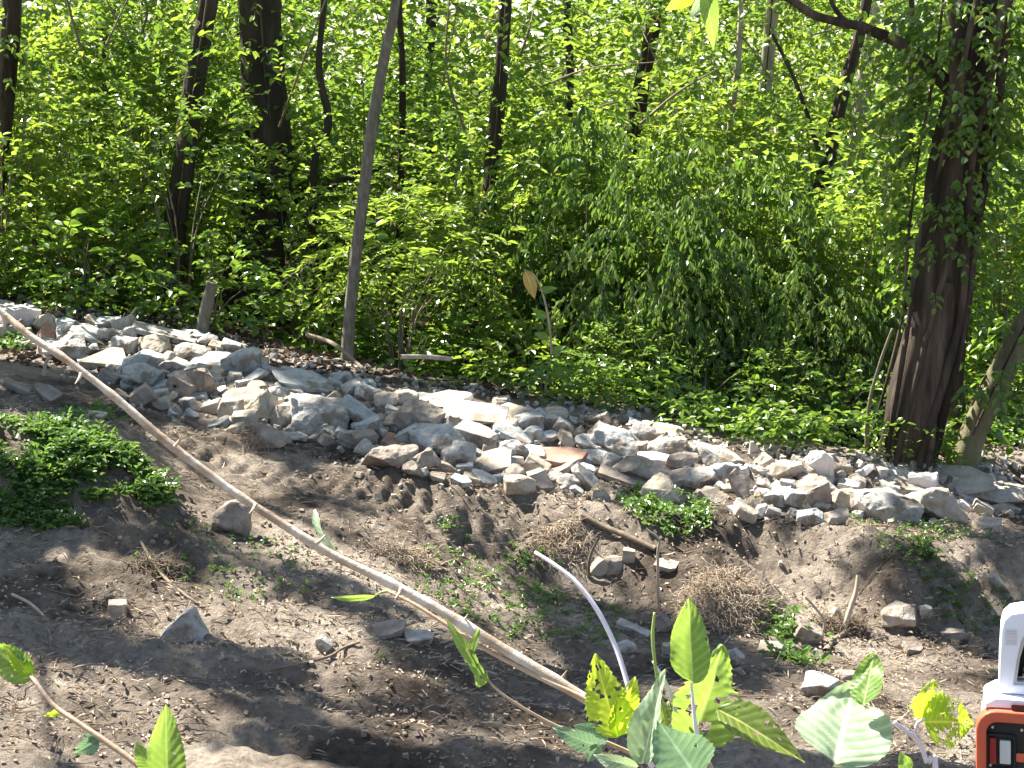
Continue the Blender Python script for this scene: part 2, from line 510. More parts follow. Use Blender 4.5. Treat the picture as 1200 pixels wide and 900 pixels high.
# ------------------------------------------------------------------ trees
# gaps of the canopy: places of the clearing reached by the sun (pixel ellipses turned into ground places)
GAPS = []
for (cx, cy, rx, ry, sl) in [
    (1080, 585, 190, 34, .02), (560, 582, 175, 13, .16), (700, 612, 90, 9, .12), (385, 640, 100, 26, .35), (275, 588, 62, 22, .4), (25, 512, 65, 17, .2),
    (530, 690, 75, 20, .2), (655, 634, 55, 13, .2), (730, 655, 40, 14, .0), (790, 605, 60, 15, .1), (860, 662, 45, 28, .0), (970, 640, 100, 18, .1),
    (1000, 770, 95, 34, .2), (190, 685, 110, 11, .2), (225, 728, 45, 12, .3), (110, 822, 150, 16, .15), (395, 762, 60, 9, .2), (330, 735, 60, 8, .2), (90, 868, 110, 12, .1),
    (560, 872, 150, 13, .05), (420, 800, 60, 8, .1), (1130, 850, 120, 30, .0), (880, 850, 90, 16, .1), (310, 482, 45, 20, .2), (385, 492, 30, 14, .2), (555, 490, 60, 14, .1), (130, 420, 60, 12, .2), (25, 378, 30, 14, .1), (640, 552, 50, 12, .1), (760, 545, 50, 10, .1), (100, 545, 70, 20, .3), (130, 560, 60, 12, .4), (600, 760, 60, 10, .1)]:
    c = ray_ground(cx, cy, coarse_h); e = ray_ground(cx + rx, cy + rx * sl, coarse_h); u = ray_ground(cx, cy + ry, coarse_h)
    GAPS.append((c.x, c.y, e.x - c.x, e.y - c.y, abs(u.y - c.y)))
def sunlit(X, Y, Z):
    """does the shaft of light through this canopy point reach a gap"""
    zg = np.zeros_like(X)
    for _ in range(3):
        k = (Z - zg) / svec.z
        x = X - svec.x * k; y = Y - svec.y * k
        zg = base_h(x, y)
    jx = .16 * vnoise(x * 2.3, y * 2.3, 1.0) + .05 * vnoise(x * 7, y * 7, 3.0); jy = .16 * vnoise(x * 2.3 + 9, y * 2.3, 5.0) + .05 * vnoise(x * 7, y * 7, 9.0)
    hit = np.zeros(X.shape, bool)
    for cx, cy, ex, ey, v in GAPS:
        a = (x + jx - cx) / (ex * 1.1 + .06)
        b = (y + jy - cy - ey * a) / (v * 1.1 + .10)
        hit |= a * a + b * b < 1
    hit |= y < 6.8
    wood = fbm(x * .75 + 3.3, y * .75, 7.7, 3)
    hit |= (y > 17.0) & (wood > -.28)
    hit |= (y <= 17.5) & (fbm(x * 1.6 + 13, y * 1.6, 2.2, 3) > .24)
    return hit
def crown_mesh(name, seed, n_cl, rad_xy, z0, z1, per=46, ll=.17, loc=(0, 0, 0)):
    r = np.random.default_rng(seed)
    Vs, Fs, k = [], [], 0
    for c in range(n_cl):
        u = r.uniform(0, 1)
        z = z0 + (z1 - z0) * u
        rr = rad_xy * (.35 + .65 * math.sin(PI * min(1, .15 + u * .8))) * r.uniform(.35, 1)
        a = r.uniform(0, 2 * PI)
        C = np.array([rr * math.cos(a), rr * math.sin(a), z])
        P, D = clump_points(per, (1.0, 1.0, .8, 0), seed * 31 + c, .1)
        P = P * np.array([1, 1, .8]) + C
        ok = np.ones(len(P), bool)
        for q in (0, .25, .5, .62):
            ok &= ~sunlit(P[:, 0] + loc[0] + D[:, 0] * q, P[:, 1] + loc[1] + D[:, 1] * q, P[:, 2] + loc[2] + D[:, 2] * q - .15 * q)
        if ok.sum() < 3: continue
        P, D = P[ok], D[ok]
        V, Fq, _ = sprays(P, D, .5, .085, ll, .66, .5, seed + c)
        Vs.append(V); Fs.append(Fq + k); k += len(V)
    if not Vs: return None
    return mesh_np(name, np.vstack(Vs), np.vstack(Fs), False)
CROWN = [(34, 2.3, 5.4, 11.5), (22, 1.7, 5.0, 10.0), (46, 2.9, 5.6, 12.5), (95, 4.3, 5.4, 12.0)]

def make_tree(name, label, path, y, wpx, mat, cat='tree', top=10.5, crown=None, limbs=4, base_at=None, jit=.25, seed=1, lean_y=0.0, group=None, flare=1.5, extra=None, crown_mat='leaf_mid', crown_top=None):
    """path: pixels from the foot upwards; wpx: widths in pixels at those points"""
    rr = random.Random(seed)
    foot = PT(path[0][0], path[0][1], y)
    foot.z = gh(foot.x, y)
    root = empty(name, foot)
    tag(root, label, cat, group)
    pts = [Vector((0, 0, -.15))]; rd = [wpx[0] / F * y / 2 * flare]
    for k, (p, wd) in enumerate(zip(path[1:], wpx[1:])):
        q = PT(p[0], p[1], y + lean_y * (k + 1)) - foot
        if q.z > pts[-1].z + .05:
            pts.append(q); rd.append(wd / F * y / 2)
    if top and pts[-1].z < top:
        d = pts[-1] - pts[-2]; d = d / d.z
        z = pts[-1].z; n = 3; rtop = rd[-1]
        for i in range(1, n + 1):
            f = i / n; hh = (top - z) * f
            pts.append(Vector((pts[-1].x + d.x * (top - z) / n * .6 + rr.uniform(-.12, .12), pts[-1].y + rr.uniform(-.15, .15), z + hh)))
            rd.append(rtop * (1 - .75 * f))
    seg = 14 if wpx[0] > 24 else 8
    C = curve_pts(pts, 40)
    R = np.interp(np.linspace(0, len(pts) - 1, 40), range(len(pts)), rd)
    if flare > 1: R[0] *= 1.1
    G = Geo(); G.tube(C, R, seg, jit)
    for i in range(limbs):
        hi = [q for q in range(12, 37) if C[q][2] > 4.6]
        if not hi: break
        k = rr.choice(hi)
        a = rr.uniform(0, 2 * PI); L = rr.uniform(1.0, 2.2)
        s = C[k]; e = s + np.array([math.cos(a) * L, math.sin(a) * L, L * rr.uniform(.3, .9)])
        mid = (s + e) / 2 + np.array([0, 0, -.12 * L])
        G.tube(curve_pts([s, mid, e], 9), np.linspace(R[k] * .55, .012, 9), 6, .2)
    if extra:
        for (pp, w0, w1, dy) in extra:
            q = [PT(a, b, y + dy * (j / (len(pp) - 1))) - foot for j, (a, b) in enumerate(pp)]
            G.tube(curve_pts(q, 16), np.linspace(w0, w1, 16) / F * y / 2, 7, .25)
    link('trunk', G.mesh('trunk'), mat, root)
    if crown is not None:
        c0 = (C[26][0], C[26][1], 0)
        cme = crown_mesh('crown', seed * 5 + crown, *CROWN[crown], loc=(foot.x + c0[0], foot.y + c0[1], foot.z))
        if cme: link('crown', cme, M[crown_mat], root).location = c0
    return root

TR = 'trees of the wood behind the rubble'
T = {}
yb = at(1052, 556).y + .35
T['big'] = make_tree('vine_clad_tree', 'big dark brown tree with ivy on its upper trunk, behind the sunlit right rubble', [(1052, 560), (1068, 480), (1088, 380), (1103, 280), (1118, 180), (1130, 90), (1140, 0)], yb, [50, 54, 54, 51, 48, 46, 44], M['bark_brown'], crown=2, seed=2, jit=.5, flare=1.12, crown_mat='leaf_dark', extra=[([(1012, 31), (985, 26), (955, 18), (935, 5), (905, -14)], 12, 8, -.4), ([(995, 28), (980, 12), (968, -12)], 7, 4, -.3), ([(1128, 120), (1070, 60), (1012, 31)], 22, 12, 0.0), ([(1082, 556), (1090, 480), (1102, 400), (1112, 330)], 26, 14, -.18), ([(1032, 560), (1044, 500), (1066, 430)], 22, 12, -.12)])
T['a'] = make_tree('tree', 'leaning mossy olive trunk at the right edge, foot beside the big ivy tree', [(1118, 560), (1140, 510), (1172, 440), (1202, 380), (1250, 300)], yb + .2, [32, 31, 31, 30, 27], M['bark_moss'], crown=1, seed=3, top=8)
T['b'] = make_tree('tree', 'slim brown trunk between the big ivy tree and the leaning mossy trunk', [(1104, 560), (1118, 470), (1126, 380), (1136, 270), (1150, 180)], yb + .45, [20, 18, 17, 15, 13], M['bark_brown'], crown=None, seed=4, top=7)
T['c'] = make_tree('thin_tree', 'thin straight grey tree standing clear of the leaves behind the middle-left rubble', [(405, 412), (412, 350), (424, 250), (436, 150), (452, 60), (464, 0)], 17.75, [15, 15, 14, 13, 12, 11], M['bark_grey'], crown=1, seed=5, top=9, flare=1.1)
T['d'] = make_tree('tree', 'dark straight tree whose foot stands left of the short grey stump', [(192, 365), (205, 270), (215, 200), (225, 120), (240, 30), (245, 0)], 20.5, [27, 27, 25, 25, 24, 23], M['bark_dark'], crown=0, seed=6)
T['e'] = make_tree('tree', 'broad dark tree wrapped in vines above the dark hollow', [(292, 350), (305, 280), (318, 210), (312, 120), (306, 40), (304, 0)], 22.0, [62, 52, 48, 50, 52, 52], M['bark_dark'], crown=2, seed=7, jit=.4, extra=[([(322, 190), (350, 232), (395, 214), (432, 200), (450, 196)], 10, 5, -1.2), ([(348, 236), (330, 205)], 8, 5, -1.0)])
T['f'] = make_tree('tree', 'dark trunk at the top left corner of the wood', [(-25, 330), (-12, 240), (-2, 160), (6, 80), (14, 0)], 20.2, [32, 30, 28, 27, 26], M['bark_brown'], crown=1, seed=8)
T['g'] = make_tree('tree', 'dark tree in the middle with a thick foot, behind the yellow dangling leaf', [(566, 390), (562, 340), (570, 260), (578, 180), (586, 100), (592, 0)], 21.0, [32, 28, 19, 18, 17, 15], M['bark_dark'], crown=0, seed=9, flare=1.3)
T['h'] = make_tree('tree', 'dark crooked trunk right of the top centre among glaring leaves', [(720, 380), (738, 260), (742, 180), (752, 100), (764, 40), (768, 0)], 25.0, [20, 20, 20, 20, 17, 15], M['bark_dark'], crown=1, seed=10)
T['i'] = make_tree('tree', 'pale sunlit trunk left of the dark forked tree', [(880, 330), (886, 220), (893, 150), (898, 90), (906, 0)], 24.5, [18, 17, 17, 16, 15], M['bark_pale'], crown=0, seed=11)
T['j'] = make_tree('forked_tree', 'dark leaning forked tree between the pale trunk and the big ivy tree', [(936, 380), (948, 270), (962, 220), (978, 150), (990, 100), (1012, 20)], 22.5, [20, 19, 19, 18, 16, 13], M['bark_dark'], crown=0, seed=12, extra=[([(966, 200), (948, 140), (930, 90), (905, 40)], 7, 4, .3)])
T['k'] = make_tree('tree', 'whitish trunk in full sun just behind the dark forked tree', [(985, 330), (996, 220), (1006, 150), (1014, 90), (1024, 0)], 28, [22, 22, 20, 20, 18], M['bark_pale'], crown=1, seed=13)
T['l'] = make_tree('thin_tree', 'very thin dark stem left of the big ivy tree', [(1060, 420), (1064, 290), (1066, 150), (1068, 0)], 21.5, [9, 8, 8, 7], M['bark_dark'], crown=None, seed=14, top=6, limbs=1)
T['m'] = make_tree('thin_tree', 'thin pale bent stem beside the foot of the big ivy tree', [(1016, 530), (1018, 480), (1030, 430), (1046, 385)], yb - .15, [5, 5, 4, 4], M['bark_moss'], crown=None, seed=15, top=0, limbs=0)
T['n'] = make_tree('thin_tree', 'thin dark stem in the upper middle, second one right of the thin grey tree', [(500, 330), (504, 200), (502, 100), (506, 0)], 25, [14, 13, 12, 12], M['bark_dark'], crown=1, seed=16, top=8)
T['o'] = make_tree('thin_tree', 'thin crooked vine-like stem between the broad dark tree and the thin grey tree', [(366, 330), (368, 200), (385, 145), (374, 80), (380, 0)], 21.3, [8, 8, 9, 8, 7], M['bark_dark'], crown=None, seed=17, top=6, limbs=1)
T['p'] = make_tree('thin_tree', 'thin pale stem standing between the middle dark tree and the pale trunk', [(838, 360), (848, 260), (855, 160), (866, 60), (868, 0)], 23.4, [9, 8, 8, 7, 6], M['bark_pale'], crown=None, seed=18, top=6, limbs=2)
T['q'] = make_tree('thin_tree', 'thin dark stem rising left of the crooked trunk at top centre', [(668, 320), (664, 200), (668, 90), (664, 0)], 26, [12, 11, 10, 10], M['bark_dark'], crown=0, seed=19, top=9)
T['r'] = make_tree('thin_tree', 'thin stem right beside the thin grey tree, half hidden by leaves', [(466, 330), (470, 200), (472, 90), (468, 0)], 22.6, [9, 8, 8, 7], M['bark_brown'], crown=None, seed=20, top=6, limbs=2)
T['s'] = make_tree('tree', 'dark trunk deep in the leaves between the top left trunk and the dark straight tree', [(105, 330), (110, 200), (118, 90), (120, 0)], 26, [20, 19, 17, 15], M['bark_dark'], crown=2, seed=21, top=10)
# trees of the same wood further left, whose crowns shade the clearing
# (they stand just beyond the left edge of the photograph)
for i, (x, y, c) in enumerate(((-8.2, 17.2, 3), (-7.2, 21.5, 0), (-10.2, 20.0, 2), (-6.3, 12.6, 3), (-6.0, 8.4, 3))):
    px = 600 + x / y * F
    make_tree('tree', ['ivy-free tree standing nearest beyond the left edge of the view', 'tree standing behind the left end of the rubble, out to the side', 'tree standing furthest out to the left side', 'tree left of the view beside the mound of green plants', 'tree left of the view, nearest to the viewer'][i],
              [(px, 330), (px + 10, 200), (px + 15, 0)], y, [34, 30, 26], M['bark_dark'], crown=c, seed=30 + i, top=11)
pst = at(236, 398)
root = empty('tree_stump', (pst.x, pst.y + .1, pst.z))
tag(root, 'short grey dead post-like stump leaning at the back edge of the left rubble', 'stump')
G = Geo(); G.tube(curve_pts([(-.05, 0, -.2), (0, 0, .1), (.05, .02, .34), (.10, .03, .52)], 12), np.linspace(.075, .05, 12), 10, .35)
link('trunk', G.mesh('trunk'), M['bark_grey'], root)

# ivy on the big tree
P, D = [], []
r = np.random.default_rng(5)
bt = T['big'].location
cpx = [(1088, 380), (1103, 280), (1118, 180), (1130, 90), (1140, 0)]
for i in range(520):
    t = r.uniform(0, 1) ** .6 * 3.99
    k = int(t); f = t - k
    p = PT(cpx[k][0] + (cpx[k + 1][0] - cpx[k][0]) * f, cpx[k][1] + (cpx[k + 1][1] - cpx[k][1]) * f, yb)
    a = r.uniform(0, 2 * PI); spread = .25 + (.42 * r.uniform(0, 1) ** 1.5 if t > 1.6 else .1 * r.uniform(0, 1))
    P.append((p.x + math.cos(a) * spread, p.y + math.sin(a) * spread, p.z)); D.append((math.cos(a), math.sin(a), -.2))
V, Fq, ln = sprays(np.array(P), np.array(D), .26, .045, .08, .72, .7, 5, .3)
root = empty('ivy_vine', (0, 0, 0)); root.location = bt
tag(root, 'ivy hanging thickly on the upper trunk of the big dark tree', 'vine')
G = Geo(); twig_geo(G, ln)
for k in range(5):
    q = []
    for j, (a, b) in enumerate([(1050, 540)] + cpx):
        pp = PT(a, b, yb); an = -2.9 + k * .62 + .22 * math.sin(j * 1.7 + k * 2); q.append((pp.x + .29 * math.cos(an), pp.y + .29 * math.sin(an), pp.z))
    G.tube(curve_pts(q, 40), np.full(40, .012 + .007 * k), 7, .5)
for nm, me, mt in (('stem', G.mesh('stem'), M['bark_brown']), ('foliage', mesh_np('foliage', V, Fq), M['leaf_mid'])):
    o = link(nm, me, mt, root); o.location = -bt

def vine_on(tree, label, path, y, n, R0, spread, seed, mat='leaf_mid'):
    rq = np.random.default_rng(seed); P = []; D = []
    m_ = len(path) - 1
    for i in range(n):
        t = rq.uniform(0, m_ - 1e-3); k = int(t); f = t - k
        if vnoise(t * 2.1 + seed, 0.5) < -.25: continue
        p = PT(path[k][0] + (path[k + 1][0] - path[k][0]) * f, path[k][1] + (path[k + 1][1] - path[k][1]) * f, y)
        a = rq.uniform(0, 2 * PI); q = R0 + spread * rq.uniform() ** 2
        P.append((p.x + math.cos(a) * q, p.y + math.sin(a) * q, p.z)); D.append((math.cos(a), math.sin(a), rq.uniform(-.3, .5)))
    V, Fq, ln = sprays(np.array(P), np.array(D), .34, .055, .095, .66, .8, seed, .3)
    loc = T[tree].location
    root = empty('climbing_vine', loc); tag(root, label, 'vine', 'vines climbing the trees of the wood')
    G = Geo(); twig_geo(G, ln, .004)
    q = [tuple(PT(a, b, y - R0 - .02)) for a, b in path]
    G.tube(curve_pts(q, 40), np.full(40, .011), 5, .3)
    for nm, me, mt in (('stem', G.mesh('stem'), M['bark_brown']), ('foliage', mesh_np('foliage', V, Fq), M[mat])):
        o = link(nm, me, mt, root); o.location = -loc
vine_on('e', 'leafy vine covering the broad dark tree above the hollow', [(300, 320), (312, 230), (318, 160), (310, 80), (304, -10)], 22.0, 190, .24, .5, 1)
vine_on('d', 'leaf tufts climbing the dark straight tree on the left', [(196, 330), (212, 220), (225, 120), (244, -10)], 20.5, 70, .12, .35, 2, 'leaf_light')
vine_on('g', 'vine leaves on the middle dark tree with the thick foot', [(562, 340), (572, 240), (584, 120), (594, -10)], 21.0, 90, .09, .45, 3, 'leaf_light')
vine_on('h', 'leaves on the dark crooked trunk at top centre right', [(738, 260), (744, 160), (762, 50), (768, -10)], 25.0, 120, .12, .6, 4, 'leaf_light')
vine_on('j', 'vine leaves hanging on the dark forked tree', [(940, 320), (962, 220), (985, 120), (1010, 10)], 22.5, 90, .1, .45, 5, 'leaf_light')
vine_on('f', 'vine leaves on the dark trunk at the top left corner', [(-12, 260), (-2, 160), (10, 10)], 20.2, 60, .14, .4, 6)
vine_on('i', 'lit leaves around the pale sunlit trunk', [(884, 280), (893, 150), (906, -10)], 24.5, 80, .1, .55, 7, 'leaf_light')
vine_on('a', 'vine leaves on the leaning mossy trunk at the right edge', [(1140, 510), (1172, 440), (1202, 380)], yb + .2, 40, .14, .3, 8)

# ------------------------------------------------------------------ shrubs and saplings at the wood's edge
PROTO = {}
def proto(key):
    if key not in PROTO:
        kinds = {
            'mound':   dict(n=230, shape=(.85, .65, 1.5, .0), seed=1, length=.42, ll=.10, lw=.62),
            'tall':    dict(n=300, shape=(.80, .70, 3.0, .2), seed=2, length=.48, ll=.11, lw=.6),
            'airy':    dict(n=150, shape=(.95, .8, 2.8, .4), seed=3, length=.5, ll=.10, lw=.6, droop=.3),
            'curtain': dict(n=560, shape=(1.15, .7, 2.7, -.1), seed=4, length=.6, ll=.10, lw=.46, droop=1.2, hang=1.1, hollow=.6),
            'fern':    dict(n=95, shape=(.65, .5, 1.0, .7), seed=5, length=.62, spacing=.035, ll=.11, lw=.34, droop=.9, along=.35),
            'low':     dict(n=110, shape=(.55, .4, .55, 0), seed=6, length=.34, ll=.085, lw=.62),
            'big':     dict(n=150, shape=(.8, .6, 2.0, .2), seed=8, length=.5, spacing=.07, ll=.13, lw=.62, droop=.6),
        }
        k = kinds[key]
        PROTO[key] = foliage_mesh(key + ' leaves', **k)
    return PROTO[key]

def shrub(name, label, cat, px, y, key, s=1.0, mat='leaf_mid', group=None, sz=None, dz=0.0):
    x = (px - 600) / F * y / math.cos(PITCH) * 1.0
    root = empty(name, (x, y, gh(x, y) + dz))
    tag(root, label, cat, group)
    fm, tm = proto(key)
    fm = fm.copy()
    o = link('foliage', fm, M[mat], root)
    o2 = link('stem', tm, M['twig'], root) if tm.users == 0 else link('stem', tm, None, root)
    root.rotation_euler = (0, 0, random.uniform(0, 2 * PI))
    root.scale = (s, s, sz or s)
    return root
GS = 'shrubs and saplings along the edge of the wood'
SH = [
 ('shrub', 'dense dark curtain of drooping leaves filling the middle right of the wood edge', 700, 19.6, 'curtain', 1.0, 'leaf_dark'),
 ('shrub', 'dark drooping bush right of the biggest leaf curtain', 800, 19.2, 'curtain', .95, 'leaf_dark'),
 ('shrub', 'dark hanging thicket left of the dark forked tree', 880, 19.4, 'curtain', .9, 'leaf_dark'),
 ('shrub', 'green hanging bush just left of the big ivy tree', 965, 18.9, 'curtain', .75, 'leaf_mid'),
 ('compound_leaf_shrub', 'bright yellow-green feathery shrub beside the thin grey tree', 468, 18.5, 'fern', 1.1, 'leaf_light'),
 ('shrub', 'low green bush under the bright feathery shrub', 478, 19.2, 'low', 1.3, 'leaf_mid'),
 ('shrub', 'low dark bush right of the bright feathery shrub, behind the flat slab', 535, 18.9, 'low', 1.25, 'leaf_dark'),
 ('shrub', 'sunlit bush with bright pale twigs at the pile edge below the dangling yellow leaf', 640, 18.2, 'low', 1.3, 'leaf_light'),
 ('shrub', 'mid-green bush directly behind the brown rocks of the middle pile', 725, 18.0, 'mound', .62, 'leaf_mid'),
 ('shrub', 'low sunlit bush behind the pile where it narrows', 810, 17.8, 'low', 1.25, 'leaf_mid'),
 ('shrub', 'green bush behind the upright domed stone', 905, 17.9, 'mound', .6, 'leaf_mid'),
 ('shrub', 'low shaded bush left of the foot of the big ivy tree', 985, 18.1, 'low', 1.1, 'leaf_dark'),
 ('shrub', 'light green bush left of the thin pale bent stem', 950, 19.6, 'tall', .8, 'leaf_light'),
 ('shrub', 'fresh green bush seen right of the big ivy tree above the mossy trunk', 1165, 20.6, 'tall', 1.0, 'leaf_light'),
 ('shrub', 'low green bush at the foot of the leaning mossy trunk', 1160, 18.9, 'low', 1.3, 'leaf_mid'),
 ('shrub', 'bush at the right edge behind the end of the pile', 1215, 19.4, 'mound', .9, 'leaf_mid'),
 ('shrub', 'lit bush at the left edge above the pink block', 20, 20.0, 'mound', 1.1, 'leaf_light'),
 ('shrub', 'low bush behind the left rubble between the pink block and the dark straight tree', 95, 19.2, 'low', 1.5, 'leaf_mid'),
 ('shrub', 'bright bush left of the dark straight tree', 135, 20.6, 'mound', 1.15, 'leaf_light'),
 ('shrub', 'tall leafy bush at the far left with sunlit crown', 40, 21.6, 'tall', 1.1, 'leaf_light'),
 ('shrub', 'tall leafy bush right behind the dark straight tree', 180, 22.4, 'tall', 1.1, 'leaf_mid'),
 ('sapling', 'small sapling with spread leaves around the short grey stump', 250, 18.7, 'low', 1.15, 'leaf_mid'),
 ('sapling', 'airy sapling right of the dark hollow, left of the thin grey tree', 345, 20.4, 'airy', .8, 'leaf_light'),
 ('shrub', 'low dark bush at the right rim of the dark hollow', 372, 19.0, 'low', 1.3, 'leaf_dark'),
 ('sapling', 'airy sapling with sunlit sprays in front of the broad dark vine tree', 268, 24.4, 'airy', .9, 'leaf_light'),
 ('sapling', 'airy sapling between the feathery shrub and the middle dark tree', 520, 20.4, 'airy', .9, 'leaf_mid'),
 ('shrub', 'big-leaved bush in front of the foot of the middle dark tree', 600, 20.2, 'big', .75, 'leaf_mid'),
 ('sapling', 'airy bright sapling above the biggest leaf curtain', 660, 21.8, 'airy', 1.15, 'leaf_light'),
 ('sapling', 'airy sapling among glaring leaves below the crooked trunk', 750, 22.2, 'airy', 1.1, 'leaf_light'),
 ('shrub', 'tall bush between the crooked trunk and the pale sunlit trunk', 825, 22.8, 'tall', 1.05, 'leaf_light'),
 ('shrub', 'bright bush in front of the pale sunlit trunk', 895, 21.8, 'mound', 1.2, 'leaf_light'),
 ('shrub', 'tall bush left of the broad dark vine tree, behind the lit sprays', 235, 23.5, 'tall', 1.15, 'leaf_light'),
 ('shrub', 'tall bush behind the thin grey tree', 425, 23.0, 'tall', 1.1, 'leaf_mid'),
 ('shrub', 'tall bush behind the middle dark tree', 560, 24.0, 'tall', 1.2, 'leaf_mid'),
 ('sapling', 'airy sapling close behind the big ivy tree on its right', 1110, 21.5, 'airy', 1.1, 'leaf_mid'),
 ('sapling', 'slender sapling standing in front of the dark straight tree on the left', 215, 19.9, 'airy', .95, 'leaf_mid'),
 ('sapling', 'slender sapling half hiding the middle dark tree with the thick foot', 575, 20.0, 'airy', 1.0, 'leaf_light'),
 ('sapling', 'slender sapling rising behind the biggest leaf curtain in front of the crooked trunk', 738, 21.0, 'airy', 1.2, 'leaf_light'),
 ('sapling', 'slender sapling at the far left in front of the corner trunk', 5, 19.6, 'airy', 1.05, 'leaf_light'),
 ('sapling', 'slender sapling left of the ivy-hung top of the big tree', 1010, 19.8, 'airy', 1.15, 'leaf_light'),
 ('shrub', 'tall bush between the forked tree and the big ivy tree', 1030, 21.6, 'tall', .95, 'leaf_light'),
]
for (nm, lb, px, y, key, s, mt) in SH:
    shrub(nm, lb, nm.split('_')[-1], px, y, key, s, mt, GS)

# dense undergrowth deeper in the wood: one mass nobody could count
def mass(name, label, n, x0, x1, y0, y1, z1, seed, mat, ll, length, thr, sx=1.0):
    r = np.random.default_rng(seed)
    N = n * 4
    Y = r.uniform(y0, y1, N); X = r.uniform(x0, x1, N) * (Y / y1)
    U = r.uniform(0, 1, N) ** 1.15
    dens = fbm(X * .75 + seed, Y * .6, U * z1 * .75, 3)
    keep = dens > thr
    q_ = X / Y
    keep &= ~((q_ > -.170) & (q_ < -.118) & (U * z1 < 2.1 + .5 * vnoise(X * 2, Y)))
    X, Y, U = X[keep][:n], Y[keep][:n], U[keep][:n]
    Z = hgt(X, Y) + .1 + U * z1
    P = np.stack([X, Y, Z], 1)
    D = nrm(r.normal(0, 1, P.shape) * np.array([1, 1, .35]) + np.array([0, -.25, .2]))
    V, Fq, ln = sprays(P, D, length, .07 * ll / .08, ll, .6, .5, seed)
    o = link(name, mesh_np(name, V, Fq), M[mat])
    tag(o, label, None, None, 'stuff')
    return ln
l1 = mass('undergrowth', 'dense leafy undergrowth between the trunks of the wood', 6800, -8.6, 8.6, 21.8, 29, 5.4, 41, 'leaf_mid', .12, .55, .07)
l2 = mass('sunlit_undergrowth', 'sunlit yellow-green undergrowth deeper in the wood', 6000, -10.5, 10.5, 26, 34, 6.8, 42, 'leaf_light', .14, .55, .09)
G = Geo(); twig_geo(G, l1, .006); twig_geo(G, l2, .007)
rq = np.random.default_rng(8)
for i in range(150):
    yy = rq.uniform(20.5, 30); xx = rq.uniform(-.27, .27) * yy; zz = gh(xx, yy) + rq.uniform(.5, 4.2)
    a = rq.uniform(0, PI) if rq.uniform() < .6 else PI / 2 + rq.normal(0, .2); L = rq.uniform(.5, 2.2)
    d = np.array([math.cos(a), rq.normal(0, .3), math.sin(a)]) * L; s0 = np.array([xx, yy, zz - d[2] / 2])
    m_ = s0 + d * .5 + rq.normal(0, .12, 3)
    G.tube(curve_pts([s0, m_, s0 + d], 10), np.linspace(1, .35, 10) * rq.uniform(.008, .022), 5, .2, cap=False)
tag(link('twig_mass', G.mesh('twig_mass'), M['twig']), 'fine twigs carrying the leaves of the undergrowth', None, None, 'stuff')
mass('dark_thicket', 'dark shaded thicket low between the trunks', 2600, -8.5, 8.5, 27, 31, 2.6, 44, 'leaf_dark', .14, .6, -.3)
mass('distant_wood', 'far-off sunlit wood closing the view', 23000, -19, 19, 35, 52, 12, 43, 'leaf_light', .28, .9, -.2)

# ------------------------------------------------------------------ rubble
def rock_mesh(seed, sx, sy, sz, shape):
    rr = random.Random(seed)
    bm = bmesh.new()
    bmesh.ops.create_cube(bm, size=1.0)
    cuts = {'slab': 6, 'block': 4, 'long': 5, 'boulder': 15, 'wedge': 6}[shape]
    for i in range(cuts):
        if shape == 'boulder':
            nn = Vector((rr.gauss(0, 1), rr.gauss(0, 1), rr.gauss(.15, .9))).normalized(); dd = rr.uniform(.36, .50)
        elif shape == 'slab':
            a = rr.uniform(0, 2 * PI); nn = Vector((math.cos(a), math.sin(a), rr.uniform(-.35, .35))).normalized(); dd = rr.uniform(.36, .55)
        elif shape == 'wedge':
            nn = Vector((rr.choice((-1, 1)) * rr.uniform(.3, 1), rr.gauss(0, .5), rr.uniform(.2, 1))).normalized(); dd = rr.uniform(.22, .45)
        else:
            nn = Vector((rr.gauss(0, 1), rr.gauss(0, 1), rr.gauss(0, 1))).normalized(); dd = rr.uniform(.48, .68)
        g_ = bm.verts[:] + bm.edges[:] + bm.faces[:]
        res = bmesh.ops.bisect_plane(bm, geom=g_, plane_co=nn * dd, plane_no=nn, clear_outer=True)
        ed = [e for e in res['geom_cut'] if isinstance(e, bmesh.types.BMEdge)]
        if ed:
            bmesh.ops.holes_fill(bm, edges=bm.edges[:], sides=0)
    for v in bm.verts:
        v.co = Vector((v.co.x * sx, v.co.y * sy, v.co.z * sz))
    mn = min(sx, sy, sz)
    bmesh.ops.bevel(bm, geom=bm.edges[:], offset=mn * (.06 if shape != 'boulder' else .045), segments=2, affect='EDGES', profile=.6)
    bmesh.ops.triangulate(bm, faces=bm.faces[:])
    for it in range(3):
        big = [e for e in bm.edges if e.calc_length() > max(mn * .16, .02)]
        if big and len(bm.verts) < 1500: bmesh.ops.subdivide_edges(bm, edges=big, cuts=1); bmesh.ops.triangulate(bm, faces=[f for f in bm.faces if len(f.verts) > 3])
    bm.normal_update()
    co = np.array([v.co[:] for v in bm.verts]); no = np.array([v.normal[:] for v in bm.verts])
    d = fbm(co[:, 0] * 7 + seed, co[:, 1] * 7, co[:, 2] * 7 + seed * .3, 3) * mn * .10 + fbm(co[:, 0] * 26 + seed, co[:, 1] * 26, co[:, 2] * 26, 2) * mn * .05
    co = co + no * d[:, None]
    for v, c in zip(bm.verts, co): v.co = c
    me = bpy.data.meshes.new('stone'); bm.to_mesh(me); bm.free()
    return me

